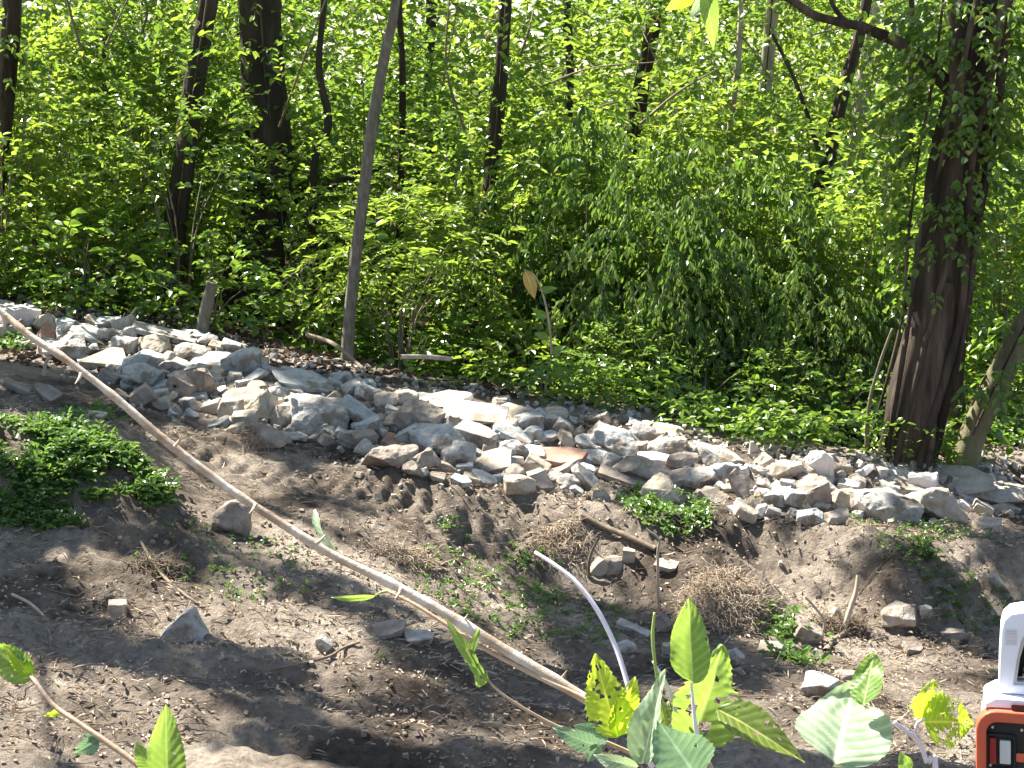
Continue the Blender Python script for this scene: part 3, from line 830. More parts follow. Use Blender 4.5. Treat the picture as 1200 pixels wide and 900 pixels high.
NST = [0]
def stone(name, label, cat, cx, cy, w_, h_, shape, mat, roll=0, tilt=None, yaw=None, group='rubble stones of the long pile', sink=0.0):
    NST[0] += 1
    rr = random.Random(NST[0] * 7 + 1)
    gp = at(cx, cy + h_ * .42)
    d = gp.y / math.cos(PITCH)
    W = w_ * d / F * 1.1; H = h_ * d / F * 1.1
    if tilt is None: tilt = {'slab': 22, 'block': 10, 'long': 12, 'boulder': 8, 'wedge': 6}[shape] + rr.uniform(-6, 8)
    if yaw is None: yaw = rr.uniform(-25, 25)
    sy = W * {'slab': .75, 'block': .8, 'long': .45, 'boulder': .85, 'wedge': .7}[shape]
    sz = H * 1.08
    if shape in ('slab', 'long'):
        sz = max(.05, (H - .38 * sy) * .95, .3 * H)
    sx = W * 1.12
    me = rock_mesh(NST[0], sx, sy, sz, shape)
    c = PT(cx, cy, gp.y)
    o = link(name, me, M[mat])
    o.location = (c.x, c.y + sy * .15, c.z - sink)
    o.rotation_euler = (rad(tilt), rad(roll), rad(yaw))
    tag(o, label, cat, group, 'thing')
    return o
B, S_, L_, BO, W_ = 'block', 'slab', 'long', 'boulder', 'wedge'
g1, g2, t1, b1, k1 = 'stone_grey', 'stone_blue', 'stone_tan', 'stone_brown', 'brick'
ST = [
 (22,373,36,22,B,'pink','pale pinkish squared block at the far left top of the pile',2),
 (-2,392,26,20,BO,t1,'pale rock cut by the left edge below the pinkish block',0),
 (54,393,20,22,W_,k1,'reddish brown wedge right of the pale pinkish block',20),
 (78,411,42,32,BO,g1,'domed grey boulder below the left sloping slab, behind the bare branch',0),
 (80,384,28,20,BO,g2,'blue-grey rock atop the left end of the pile, right of the pinkish block',0),
 (112,397,52,18,S_,g2,'blue-grey slab sloping down to the right at the top left of the pile',28),
 (126,421,46,22,S_,t1,'rock with a wavy tan top right of the domed grey boulder',3),
 (128,394,22,14,B,g1,'small grey slab above the sloping blue-grey slab',4),
 (171,425,44,25,BO,g2,'rugged blue-grey rock in the middle of the left pile',10),
 (192,392,62,16,L_,g1,'long grey stone bar lying left of the grey stump',14),
 (181,405,38,18,BO,t1,'tan rock under the long grey bar',15),
 (165,443,44,28,BO,g1,'rounded grey rock below the rugged blue-grey one on the left',0),
 (166,466,22,18,B,b1,'small brown block set on its corner at the front of the left pile',-35),
 (212,456,27,27,B,b1,'brown block with a pale ridge at the front, below the stump',25),
 (236,450,32,34,BO,b1,'big brown rock face below the grey stump',0),
 (18,453,27,11,S_,b1,'dusty brown slab on the slope near the left edge',28),
 (53,460,26,16,S_,b1,'dusty slab right of the one near the left edge, below the branch',35),
 (111,488,22,8,S_,t1,'small flat pale stone on the soil below the branch',3),
 (222,414,36,20,BO,g1,'grey rock just in front of the stump',0),
 (248,423,38,15,S_,g2,'pale blue-grey slab right below the stump',0),
 (281,423,38,24,BO,g2,'blue-grey rugged rock near the back edge right of the stump',0),
 (303,427,18,14,B,t1,'small tan block at the back edge above the big blue slab',8),
 (356,447,64,18,S_,g2,'large flat blue-grey slab at the back edge left of the thin grey tree',13),
 (338,456,28,12,S_,g2,'small pale slab under the left end of the large blue-grey slab',12),
 (307,479,44,36,BO,t1,'big lit tan boulder at the front, left of the big pale block',-12),
 (335,486,36,28,BO,t1,'rounded tan rock between the lit tan boulder and the big pale block',-15),
 (373,491,54,37,B,g1,'big pale grey squared block standing at the front left of the thin grey tree',5),
 (312,508,42,22,W_,b1,'grey-brown wedge lying on the soil before the lit tan boulder',0),
 (270,482,22,24,B,t1,'small tan cube left of the lit tan boulder',4),
 (282,466,38,17,S_,b1,'brown slab resting above the small tan cube',-6),
 (420,486,42,26,S_,g2,'striped blue-grey slab below the thin grey tree',28),
 (391,467,26,20,W_,g1,'grey triangular stone on top of the big pale block',0),
 (431,461,28,18,BO,g2,'blue-grey rock right of the foot of the thin grey tree',0),
 (347,514,26,10,S_,g1,'white flat fragment in front of the big pale block',5),
 (455,470,32,18,BO,t1,'rounded pale tan stone at the back edge right of the thin grey tree',0),
 (491,489,48,32,BO,b1,'large dark brown rock in the middle of the pile',10),
 (526,470,46,15,S_,t1,'tan slab at the back edge above the large dark brown rock',-8),
 (466,494,32,18,BO,b1,'brown-topped grey rock left of the large dark brown rock',0),
 (557,485,62,19,S_,g1,'largest flat oval pale slab on the back of the middle pile',4),
 (587,498,32,18,BO,b1,'grey-brown rock under the right end of the oval slab',0),
 (532,503,26,16,S_,b1,'dark shard leaning steeply below the oval slab',52),
 (511,516,54,30,BO,g2,'big pale blue-grey boulder in the middle front of the pile',12),
 (462,519,30,14,S_,k1,'brownish red brick slab at the front edge of the middle pile',12),
 (492,523,24,13,S_,k1,'reddish flat piece right of the brick slab',6),
 (457,537,56,22,BO,b1,'big soil-brown boulder under the brick slab',0),
 (500,539,28,22,BO,b1,'brown rock right of the big soil-brown boulder',10),
 (535,536,38,28,BO,g1,'pale rock with a yellowish right edge at the middle front',12),
 (521,548,22,18,W_,b1,'small brown pointed stone at the foot of the middle pile',0),
 (558,513,38,18,B,g1,'pale squared stone right of the leaning dark shard',12),
 (574,543,46,9,S_,t1,'thin pale shard lying flat at the foot of the pile',-12),
 (628,550,24,22,B,t1,'tan square block set on a corner at the front edge',28),
 (604,555,26,20,W_,b1,'brown rock with a white edge left of the tan square block',0),
 (599,527,36,20,BO,g2,'light blue-grey rock above the thin pale shard',0),
 (619,498,28,20,B,g2,'blue-grey squared stone right of the oval slab',0),
 (603,510,44,12,S_,g2,'long bluish slab sloping right below the oval slab',25),
 (610,486,44,15,S_,t1,'tan-grey slab at the back edge right of the oval slab',6),
 (626,531,28,13,S_,g2,'flat pale bluish stone above the tan square block',4),
 (690,565,42,18,L_,g1,'long squared stone bar sliding down the front edge, left of the round-ended bar',48),
 (733,563,54,15,L_,b1,'long round-ended bar lying at the front edge',18),
 (661,549,34,12,L_,b1,'brown bar tilted up to the right beside the tan square block',-28),
 (657,536,46,13,S_,k1,'reddish brown flat stone above the tilted brown bar',6),
 (667,567,26,18,BO,g1,'pale rock left of the long sliding bar',0),
 (705,503,26,24,W_,b1,'brown pointed rock sticking up at the back edge',0),
 (723,520,44,26,BO,g2,'blue-grey boulder below the brown pointed rock',15),
 (746,517,28,14,S_,g2,'slate-coloured slab leaning on the blue-grey boulder',38),
 (758,511,30,20,BO,g1,'speckled grey rock at the back edge where the pile narrows',20),
 (783,526,38,26,BO,g1,'rounded grey boulder right of the slate-coloured slab',0),
 (768,541,30,12,B,'pink','small white block in the middle of the pile',3),
 (799,542,32,24,BO,b1,'brown boulder right of the small white block',0),
 (751,553,62,28,BO,b1,'largest brown boulder above the round-ended bar',6),
 (692,537,44,15,S_,g2,'pale blue slab left of the largest brown boulder',10),
 (795,560,42,14,S_,b1,'brown slab at the front edge above the leafy patch',-10),
 (845,536,48,18,BO,g1,'wide grey rock where the pile turns level',12),
 (841,585,34,13,S_,t1,'yellowish slab propped above the right end of the leafy patch',38),
 (826,562,36,26,BO,g1,'rough grey rock above the propped yellowish slab',10),
 (957,546,30,34,BO,'pink','upright dome-shaped pinkish stone standing up from the pile',-8),
 (885,529,12,22,W_,g1,'small dark stone standing upright at the back edge',0),
 (918,551,38,20,BO,t1,'rounded pale tan boulder left of the upright domed stone',0),
 (896,540,22,18,W_,t1,'small pointed tan stone left of the rounded pale tan boulder',0),
 (874,574,42,18,S_,b1,'dark slab leaning steeply in the pile left of the domed stone',50),
 (850,555,30,20,BO,g2,'bluish rock left of the dark leaning slab',0),
 (927,585,38,22,BO,g1,'pale rock in front of the rounded tan boulder',0),
 (987,588,34,25,BO,t1,'domed tan boulder at the front right of the upright stone',0),
 (1040,592,62,33,BO,g1,'big sunlit whitish boulder in front of the ivy tree foot',4),
 (1100,592,58,36,BO,t1,'biggest sunlit boulder at the front, right of the whitish one',10),
 (1050,563,72,14,S_,g1,'long flat whitish slab just below the big ivy tree',6),
 (1126,564,64,15,S_,t1,'flat pale slab below the leaning mossy trunk',2),
 (1168,579,62,24,BO,t1,'bright broken rock at the right end of the pile',0),
 (1150,552,20,14,B,g1,'small grey block on top of the flat pale slab at the right',0),
 (949,605,28,17,BO,g2,'bluish white stone at the front foot below the upright stone',0),
 (979,607,26,15,BO,t1,'tan stone right beside the bluish white one',0),
 (1157,615,28,13,S_,t1,'small pale stone on the soil in front of the right end',0),
]
M['pink'] = rough_mat('pale pinkish stone', [(.3, (.38, .33, .30)), (.5, (.52, .47, .44)), (.75, (.62, .58, .55))], 5, .6, 14, .01)
for (cx, cy, w_, h_, shp, mt, lb, roll) in ST:
    nm = {'slab': 'stone_slab', 'block': 'stone_block', 'long': 'stone_bar', 'boulder': 'boulder', 'wedge': 'stone'}[shp]
    stone(nm, lb, 'stone', cx, cy, w_, h_, shp, mt, roll)

LOOSE = [
 (216,734,46,32,W_,g1,'lone angular grey stone on the dark soil, with one sunlit face',0),
 (137,714,17,15,B,t1,'small pale cube on the soil upper left of the lone angular stone',4),
 (272,608,40,36,BO,b1,'soil-covered block beside the bare branch, above the lone stone',4),
 (1057,723,38,24,BO,t1,'tan rounded rock at the foot of the ledge in the right',-4),
 (1085,718,16,20,BO,g1,'small grey stone right of the tan rounded rock',0),
 (978,722,18,26,W_,t1,'tan stone among the dead roots',0),
 (1171,684,28,15,S_,g1,'grey slab lying on the slope near the right edge',42),
 (456,741,36,14,S_,b1,'dark flat stone under the middle of the bare branch',-14),
 (491,749,28,13,S_,g1,'flat squarish grey stone right of the dark flat one',0),
 (703,662,22,20,W_,t1,'pale pointed stone below the fallen branch',0),
 (720,661,26,18,BO,b1,'brown stone below the fallen branch, between the pale pointed and the squared one',0),
 (737,652,12,16,B,t1,'small pale squared stone below the fallen branch',5),
 (781,664,22,11,S_,t1,'flat tan stone right of the upright twig',8),
 (778,732,20,20,S_,b1,'brown shard at the foot of the ledge below the upright twig',48),
 (742,738,34,10,L_,g1,'grey bar at the foot of the ledge left of the brown shard',20),
 (861,771,18,26,S_,g2,'bluish plate lying tilted behind the big upright leaf',55),
 (946,743,26,18,B,b1,'dark squared stone below the dead roots',25),
 (962,806,34,20,B,g1,'grey block on the soil behind the broad pale leaf',4),
 (378,757,16,14,B,g1,'small grey stone near the fallen stick at lower left centre',40),
 (732,760,20,14,BO,g1,'rounded grey stone behind the white curved stem',0),
 (784,762,12,12,B,t1,'tiny pale block right of the white curved stem',0),
 (1072,760,22,12,S_,b1,'brown stone right of the fallen stalks at the right',10),
 (905,762,26,12,S_,t1,'pale tan slab among the sunlit plants below the dead roots',-4),
 (990,792,20,12,BO,b1,'brown clod-like stone above the broad pale leaf',0),
 (1118,745,30,14,BO,b1,'brown rock on the soil left of the white machine',0),
 (340,512,14,8,S_,g1,'whitish chip lying in front of the tan rounded rock',0),
 (140,462,18,12,W_,b1,'small brown stone just right of the branch below the left pile',0),
 (205,485,14,9,S_,g2,'bluish chip on the soil below the left pile',20),
]
for (cx, cy, w_, h_, shp, mt, lb, roll) in LOOSE:
    stone('loose_stone', lb, 'stone', cx, cy, w_, h_, shp, mt, roll, group='loose stones scattered on the bare soil')

# smaller stones that fill the pile between the ones above
WHERE = [(60, 'at the far left end of the pile'), (110, 'around the domed grey boulder on the left'), (160, 'around the wavy tan-topped rock'), (205, 'below the long grey bar'), (255, 'near the foot of the grey stump'),
         (300, 'around the small tan cube'), (345, 'around the lit tan boulder'), (400, 'around the big pale squared block'), (445, 'near the striped blue-grey slab'),
         (480, 'around the brick slab'), (525, 'around the large dark brown rock'), (570, 'around the oval pale slab'), (615, 'near the blue-grey squared stone'), (655, 'near the tan square block'),
         (700, 'near the long sliding bar'), (745, 'around the round-ended bar'), (790, 'near the small white block'), (835, 'above the leafy patch'), (880, 'near the dark leaning slab'),
         (935, 'near the rounded pale tan boulder'), (980, 'at the upright domed stone'), (1030, 'near the domed tan boulder'), (1085, 'by the big sunlit whitish boulder'), (1140, 'by the biggest sunlit boulder'), (1300, 'at the right end of the pile')]
rr = random.Random(5)
placed = [(s[0], s[1], s[2] * .5) for s in ST]
nfill = 0
tries = 0
while nfill < 185 and tries < 6000:
    tries += 1
    x = rr.uniform(-15, 1210)
    tp = np.interp(x, RB_X, RB_T); bt_ = np.interp(x, RB_X, RB_B)
    u = rr.uniform(.04, 1.0)
    y = tp + (bt_ - tp) * u
    w_ = rr.choice((15, 18, 21, 24, 28, 33)) * rr.uniform(.85, 1.15)
    if any(abs(x - a) < (w_ * .5 + c) * .62 and abs(y - b) < (w_ * .35 + c * .62) * .62 for a, b, c in placed): continue
    placed.append((x, y, w_ * .5)); nfill += 1
    shp = rr.choice((B, S_, S_, BO, BO, B, W_, S_))
    mt = rr.choice((g1, g1, g2, g2, t1, t1, b1)) if x < 850 else rr.choice((g1, t1, t1, g1, b1, 'pink'))
    h_ = w_ * {'slab': .45, 'block': .7, 'boulder': .72, 'wedge': .75}[shp]
    size = 'tiny' if w_ < 16 else ('small' if w_ < 23 else 'medium-sized')
    coln = {g1: 'grey', g2: 'blue-grey', t1: 'tan', b1: 'brown', k1: 'reddish', 'pink': 'whitish'}[mt]
    shn = {'slab': 'flat stone', 'block': 'blocky stone', 'boulder': 'rough stone', 'wedge': 'pointed stone'}[shp]
    edge = 'back edge' if u < .3 else ('middle' if u < .68 else 'front edge')
    wh = [t for lim, t in WHERE if x < lim][0]
    stone('rubble_stone', f'{size} {coln} {shn} on the {edge}, {wh}', 'stone', x, y, w_, h_, shp, mt, rr.uniform(-30, 35), group='small stones filling the rubble pile')

# chips and gravel
def scatter_chips(name, label, pts, smin, smax, mat, seed):
    r = np.random.default_rng(seed)
    n = len(pts)
    base = np.array([(-1,-1,-1),(1,-1,-1),(1,1,-1),(-1,1,-1),(-1,-1,1),(1,-1,1),(1,1,1),(-1,1,1)], float) * .5
    fq = np.array([(0,3,2,1),(4,5,6,7),(0,1,5,4),(1,2,6,5),(2,3,7,6),(3,0,4,7)])
    sz = r.uniform(smin, smax, (n, 1, 1)) * r.uniform(.5, 1.2, (n, 1, 3))
    Vv = base[None] * sz * r.uniform(.65, 1.15, (n, 8, 3))
    a = r.uniform(0, 2 * PI, n); e = r.normal(0, .5, n)
    ca, sa, ce, se = np.cos(a), np.sin(a), np.cos(e), np.sin(e)
    R = np.zeros((n, 3, 3)); R[:,0,0]=ca; R[:,0,1]=-sa*ce; R[:,0,2]=sa*se; R[:,1,0]=sa; R[:,1,1]=ca*ce; R[:,1,2]=-ca*se; R[:,2,1]=se; R[:,2,2]=ce
    Vv = np.einsum('nij,nkj->nki', R, Vv) + pts[:, None]
    Fa = (np.arange(n)[:, None, None] * 8 + fq[None]).reshape(-1, 4)
    o = link(name, mesh_np(name, Vv.reshape(-1, 3), Fa), M[mat])
    return tag(o, label, None, None, 'stuff')
r = np.random.default_rng(77)
def band_points(n, widen=0.0):
    x = r.uniform(-4.9, 4.9, n)
    f = np.interp(x, _bx, _byb); b = np.interp(x, _bx, _byt)
    y = f - widen + (b - f + widen) * r.uniform(0, 1, n)
    return np.stack([x, y, hgt(x, y) + .012], 1)
scatter_chips('rubble_chips', 'grey chips of stone between the rubble', band_points(900), .02, .075, g1, 1)
scatter_chips('rubble_crumbs', 'tan crumbs of stone along the front of the rubble', band_points(900, .5), .015, .05, t1, 2)
x = r.uniform(-4.4, 4.6, 5500); y = 7.8 + 7.2 * r.uniform(0, 1, 5500) ** 1.1
k = fbm(x * .8 + 3, y * .8, 2.0, 3) > -.12
x, y = x[k], y[k]
scatter_chips('soil_crumbs', 'crumbs and clods of loose soil', np.stack([x, y, hgt(x, y) + .004], 1), .008, .034, 'soil_clod', 3)
# dry leaf litter
def litter(name, label, x, y, ll, mat, seed, lift=.012):
    rq = np.random.default_rng(seed)
    n = len(x)
    P = np.stack([x, y, hgt(x, y) + lift], 1)
    a = rq.uniform(0, 2 * PI, n)
    A = nrm(np.stack([np.cos(a), np.sin(a), rq.normal(.1, .35, n)], 1)); N = nrm(np.array([0, 0, 1.0]) + rq.normal(0, .4, (n, 3)))
    s = ll * rq.uniform(.5, 1.3, n)
    Vv, Fa = leaf_verts(P, A, N, s, s * .5, .35, .3)
    o = link(name, mesh_np(name, Vv, Fa), M[mat])
    return tag(o, label, None, None, 'stuff')
x = r.uniform(-4.4, 4.6, 16000); y = 7.8 + 7.0 * r.uniform(0, 1, 16000)
k = fbm(x * .9 + 9, y * 1.2, 5.0, 3) > -.02
litter('dry_leaf_litter', 'dry leaves and bits strewn over the soil', x[k], y[k], .032, 'litter', 4)
def straw(name, label, n, thr, seed, mat, L0, x0=-4.5, x1=4.8, y0=7.7, y1=15.4):
    rq = np.random.default_rng(seed)
    x = rq.uniform(x0, x1, n); y = rq.uniform(y0, y1, n)
    k = fbm(x * 1.3 + seed, y * 1.6, 5.0, 3) > thr
    x, y = x[k], y[k]; n = len(x)
    a = rq.normal(0, .9, n)
    A = nrm(np.stack([np.cos(a), np.sin(a), rq.normal(.12, .22, n)], 1)); N = nrm(np.array([0, 0, 1.0]) + rq.normal(0, .5, (n, 3)))
    L = L0 * rq.uniform(.4, 1.4, n)
    V, Fq = leaf_verts(np.stack([x, y, hgt(x, y) + .008], 1), A, N, L, np.full(n, .007) * rq.uniform(.6, 1.4, n), .2, .15)
    tag(link(name, mesh_np(name, V, Fq), M[mat]), label, None, None, 'stuff')
straw('dry_straw', 'dry straw and rootlets lying over the soil', 14000, .0, 3, 'litter', .085)
straw('pale_straw', 'pale straw on the dry patches of the soil', 8000, .08, 8, 'twig_tan', .07)
x = r.uniform(-6, 6, 9000); y = r.uniform(16.8, 21, 9000)
litter('forest_litter', 'brown fallen leaves under the wood', x, y, .08, 'mould', 5)

# ------------------------------------------------------------------ sticks, roots, plants on the soil
def stick(name, label, cat, pix, w0, w1, mat='twig', lift=.02, ydist=None, up=None, jit=.25, side=None):
    pts = []
    for i, (a, b) in enumerate(pix):
        if up is not None:        # standing out of the ground at the first point
            if i == 0: g0 = at(a, b); pts.append(g0 - Vector((0, 0, .05)))
            else: pts.append(PT(a, b, g0.y + up * i))
        else:
            p = at(a, b); pts.append(p + Vector((0, 0, lift)))
    y0 = pts[0].y
    loc = pts[0].copy()
    G = Geo(); n = 22
    G.tube(curve_pts([p - loc for p in pts], n), np.linspace(w0, w1, n) / F * y0 / 2, 7, jit)
    for sd in (side or []):
        q = [PT(a, b, y0 + (.05 * j)) - loc for j, (a, b) in enumerate(sd)]
        G.tube(curve_pts(q, 10), np.linspace(w1 * .9, w1 * .4, 10) / F * y0 / 2, 5, .2)
    o = link(name, G.mesh(name), M[mat]); o.location = loc
    return tag(o, label, cat, 'sticks lying about the clearing')
stick('fallen_branch', 'thick fallen branch lying on the ledge above the small pale stones', 'branch', [(682, 614), (705, 624), (735, 636), (768, 652)], 9, 6, 'twig', .04)
stick('fallen_stick', 'curved stick on the dark soil right of the lone angular stone', 'stick', [(318, 790), (350, 786), (385, 776), (402, 764), (422, 757)], 4, 3, 'twig')
stick('dead_stalk', 'pale dead stalk standing slanted above the dead roots', 'stick', [(985, 742), (996, 715), (1003, 694), (1006, 674)], 8, 5, 'twig_tan', up=.02)
stick('fallen_stick', 'thick stick lying below the pale dead stalk', 'stick', [(968, 768), (975, 756), (990, 745), (1000, 738)], 9, 6, 'twig')
stick('upright_twig', 'thin upright twig on the ledge beside the flat tan stone', 'stick', [(773, 716), (771, 690), (771, 648), (772, 632), (757, 620)], 4, 3, 'twig_tan', up=.0)
stick('upright_twig', 'short dark forked twig standing above the pale pointed stone', 'stick', [(690, 680), (690, 660), (694, 645), (702, 630)], 5, 3, 'twig', up=.0)
stick('fallen_stick', 'thin stick across the soil on the right, left of the machine', 'stick', [(1062, 730), (1078, 742), (1098, 755)], 4, 3, 'twig')
stick('fallen_stick', 'dark stick running down the slope above the lone angular stone', 'stick', [(165, 640), (185, 675), (215, 700), (240, 716)], 4, 3, 'twig')
stick('fallen_stick', 'thin stick on the left mound of green plants', 'stick', [(45, 540), (60, 552), (78, 566)], 4, 3, 'twig_tan', .06)
stick('fallen_stick', 'straight stick near the left edge in the shaded slope', 'stick', [(15, 702), (35, 712), (52, 726)], 5, 3, 'twig_tan')
stick('dead_stalk', 'pale stalk in the back edge of the pile beside the thin grey tree', 'stick', [(360, 420), (385, 428), (402, 440), (430, 466)], 6, 4, 'twig', .22)
stick('timber', 'pale straight plank end lying at the back edge of the middle pile', 'plank', [(470, 458), (500, 458), (528, 460)], 6, 6, 'bark_pale', .3, jit=.05)
stick('fallen_log', 'short pale log lying in the undergrowth above the oval slab', 'log', [(582, 443), (605, 440), (632, 438)], 8, 7, 'bark_pale', .25)
stick('dead_stalk', 'bent pale twig hanging over the dark hollow', 'stick', [(322, 402), (312, 380), (322, 362), (326, 345)], 4, 2, 'twig_tan', up=.0)
stick('dead_stalk', 'pair of pale stalks slanting at the back edge left of the stump', 'stick', [(143, 385), (152, 372), (160, 360)], 4, 2, 'twig_tan', up=.0, side=[[(140, 386), (144, 374), (146, 366)]])
stick('dead_stalk', 'pale twig sticking from the sunlit bush behind the narrow pile', 'stick', [(640, 462), (650, 445), (664, 420)], 4, 2, 'twig_tan', up=.0)
stick('dead_stalk', 'pale twig slanting out of the largest leaf curtain', 'stick', [(672, 378), (680, 362), (688, 347)], 5, 3, 'twig_tan', up=-.1)
stick('fallen_stick', 'thin arched stem among the weeds left of the dead roots', 'stick', [(960, 752), (966, 730), (955, 712), (944, 700)], 4, 3, 'twig_tan', up=.0)
stick('fallen_stick', 'pale stick in front of the domed grey boulder near the branch', 'stick', [(50, 440), (54, 425), (60, 418)], 5, 4, 'twig_tan', up=.0)
stick('fallen_stick', 'thin dark stick lying across the front of the left pile', 'stick', [(205, 470), (225, 462), (248, 446)], 5, 3, 'twig', .12)

# scattered small sticks nobody could count
r = np.random.default_rng(99)
G = Geo()
for i in range(1000):
    x = r.uniform(-4.2, 4.4); y = 7.8 + 7.1 * r.uniform()
    if fbm(np.array([x * .9 + 9]), np.array([y * 1.2]), 5.0, 3)[0] < -.1: continue
    a = r.normal(0, .7); L = r.uniform(.06, .3)
    xs = x + np.cos(a) * L * np.array([-.5, 0, .5]); ys = y + np.sin(a) * L * np.array([-.5, 0, .5]) + np.array([0, r.normal(0, .02), 0])
    zs = hgt(xs, ys) + .008 + np.array([0, .012, r.uniform(0, .03)])
    G.tube(np.stack([xs, ys, zs], 1), np.array([1, .9, .6]) * r.uniform(.0015, .004), 4, cap=False)
tag(link('twig_litter', G.mesh('twig_litter'), M['twig']), 'small twigs strewn over the soil', None, None, 'stuff')

def root_clump(label, px, py, wpx, hpx, n, seed, mat='twig_tan'):
    rq = random.Random(seed)
    c = at(px, py + hpx * .45)
    R = wpx / F * c.y / 2; H = hpx / F * c.y
    G = Geo()
    for i in range(n):
        a = rq.uniform(0, 2 * PI); q = rq.uniform(0, 1) ** .5 * R
        x, y = math.cos(a) * q, math.sin(a) * q * .6
        z = gh(c.x + x, c.y + y) - c.z + H * .3 * max(0, 1 - (q / R) ** 2)
        pts = [Vector((x, y, z - .02))]
        d = Vector((rq.gauss(0, 1), rq.gauss(-.3, .8), rq.gauss(.4, .6))).normalized()
        st = rq.uniform(.012, .04)
        for k in range(5):
            d = (d + Vector((rq.gauss(0, .5), rq.gauss(0, .5), rq.gauss(-.25, .4)))).normalized()
            pts.append(pts[-1] + d * st)
        G.tube(pts, np.linspace(rq.uniform(.002, .005), .001, 6), 3, cap=False)
    o = link('root_clump', G.mesh('root_clump'), M[mat]); o.location = c
    tag(o, label, 'roots', 'tangles of torn roots on the ledge')
root_clump('big pale tangle of torn roots on the ledge just below the leafy patch', 848, 675, 125, 88, 3000, 1)
root_clump('low mat of dry roots beside the upper part of the bare branch', 475, 635, 85, 40, 700, 2)
root_clump('sunlit mat of dry roots above the tip of the white curved stem', 655, 632, 75, 26, 700, 3)
root_clump('loose nest of dead roots around the pale slanted stalk', 985, 715, 70, 55, 700, 4, 'twig')
root_clump('tangle of roots in front of the tan boulder on the left pile foot', 300, 505, 40, 22, 350, 5)
root_clump('tangle of roots on the shaded slope above the lone angular stone', 185, 650, 70, 40, 500, 6, 'twig')
root_clump('dry brush tangle behind the pile where it narrows', 690, 490, 75, 28, 700, 7, 'twig')

def in_poly(px, poly):
    return True
def herbs(name, label, cat, px, py, wpx, hpx, n, seed, ll=.04, height=.10, mat='leaf_herb', kind=None, group=None):
    """leafy ground plants over an elliptical patch given by its place in the view"""
    rq = np.random.default_rng(seed)
    c = at(px, py); e0 = at(px, py + hpx / 2); e1 = at(px, py - hpx / 2)
    Rx = wpx / F * c.y / 2; Ry = abs(e1.y - e0.y) / 2
    u = rq.uniform(0, 1, n) ** .6; a = rq.uniform(0, 2 * PI, n)
    x = c.x + np.cos(a) * u * Rx; y = (e0.y + e1.y) / 2 + np.sin(a) * u * Ry
    k = fbm(x * 3 + seed, y * 3, 1.0, 3) > -.22
    x, y = x[k], y[k]
    P = np.stack([x, y, hgt(x, y) + .005], 1)
    D = nrm(np.stack([rq.normal(0, .6, len(x)), rq.normal(0, .6, len(x)), np.full(len(x), .8)], 1))
    V, Fq, ln = sprays(P - np.array(c), D, height, ll * .45, ll, .6, .7, seed, tilt=.5)
    G = Geo(); twig_geo(G, ln, .002)
    if kind != 'stuff' and len(ln[0]) <= 30:
        root = empty(name, c); tag(root, label, cat, group)
        link('foliage', mesh_np('foliage', V, Fq), M[mat], root)
        for q in range(len(ln[0])):
            G = Geo(); twig_geo(G, tuple(a[q:q + 1] for a in ln), .002); link('stem', G.mesh('stem'), M['leaf_herb'], root)
        return root
    if kind == 'stuff':
        o = link(name, mesh_np(name, V, Fq), M[mat]); o.location = c
        return tag(o, label, None, None, 'stuff')
    root = empty(name, c); tag(root, label, cat, group)
    link('foliage', mesh_np('foliage', V, Fq), M[mat], root); link('stem', G.mesh('stem'), M['leaf_herb'], root)
    return root
herbs('ground_cover', 'low green creeping plants covering the left mound', None, 75, 548, 240, 95, 1700, 1, .055, .15, kind='stuff')
herbs('ground_cover', 'green plants spilling down the front of the left mound', None, 40, 600, 130, 50, 420, 2, .04, .10, kind='stuff')
herbs('ground_cover', 'sunlit leafy patch in front of the pile, below the brown slabs', None, 785, 608, 120, 56, 520, 3, .045, .12, kind='stuff')
herbs('ground_cover', 'sparse green sprouts over the middle of the clearing', None, 610, 712, 260, 84, 260, 4, .035, .08, kind='stuff')
herbs('ground_cover', 'sparse sprouts on the slope at the right', None, 1110, 700, 180, 70, 150, 5, .035, .09, kind='stuff')
herbs('ground_cover', 'sparse green sprouts along the foot of the right pile', None, 1080, 622, 200, 26, 110, 6, .035, .08, kind='stuff')
herbs('ground_cover', 'sprouts among the roots on the shaded left slope', None, 260, 660, 230, 90, 130, 7, .03, .07, kind='stuff')
GW = 'single weeds growing on the soil'
for i, a in enumerate([
 ('weedy tuft behind the bare branch, above the left mound', 85, 492, 40, 20, 42, .045, .22),
 ('sunlit tuft of leaves at the left edge below the pale rocks', 18, 402, 42, 22, 60, .05, .16),
 ('green weed cluster in the dark pocket left of the dead roots', 925, 745, 46, 30, 46, .05, .20),
 ('bright sunlit leaves low under the dead roots', 935, 775, 60, 16, 34, .06, .12),
 ('small weed growing up the ledge below the sunlit boulders', 1088, 655, 28, 20, 20, .045, .20),
 ('sprig above the torn roots in the ledge', 905, 725, 44, 20, 16, .045, .16),
 ('small tuft at the upper middle between the two root mats', 530, 620, 40, 20, 24, .03, .09),
 ('tuft of seedlings right of the upper root mat', 640, 700, 50, 22, 26, .035, .10),
 ('tiny seedlings on the bare soil below the bare branch', 470, 778, 90, 22, 8, .03, .04),
 ('small weed cluster beside the lone angular stone', 205, 690, 44, 18, 14, .035, .08),
 ('seedling tuft at the lower right beside the yellow leaf', 1130, 850, 60, 26, 14, .04, .06),
 ('tuft beneath the fallen branch on the ledge', 620, 660, 60, 24, 24, .035, .12),
]):
    herbs('weed', a[0], 'weed', a[1], a[2], a[3], a[4], a[5], 20 + i, a[6], a[7], group=GW)

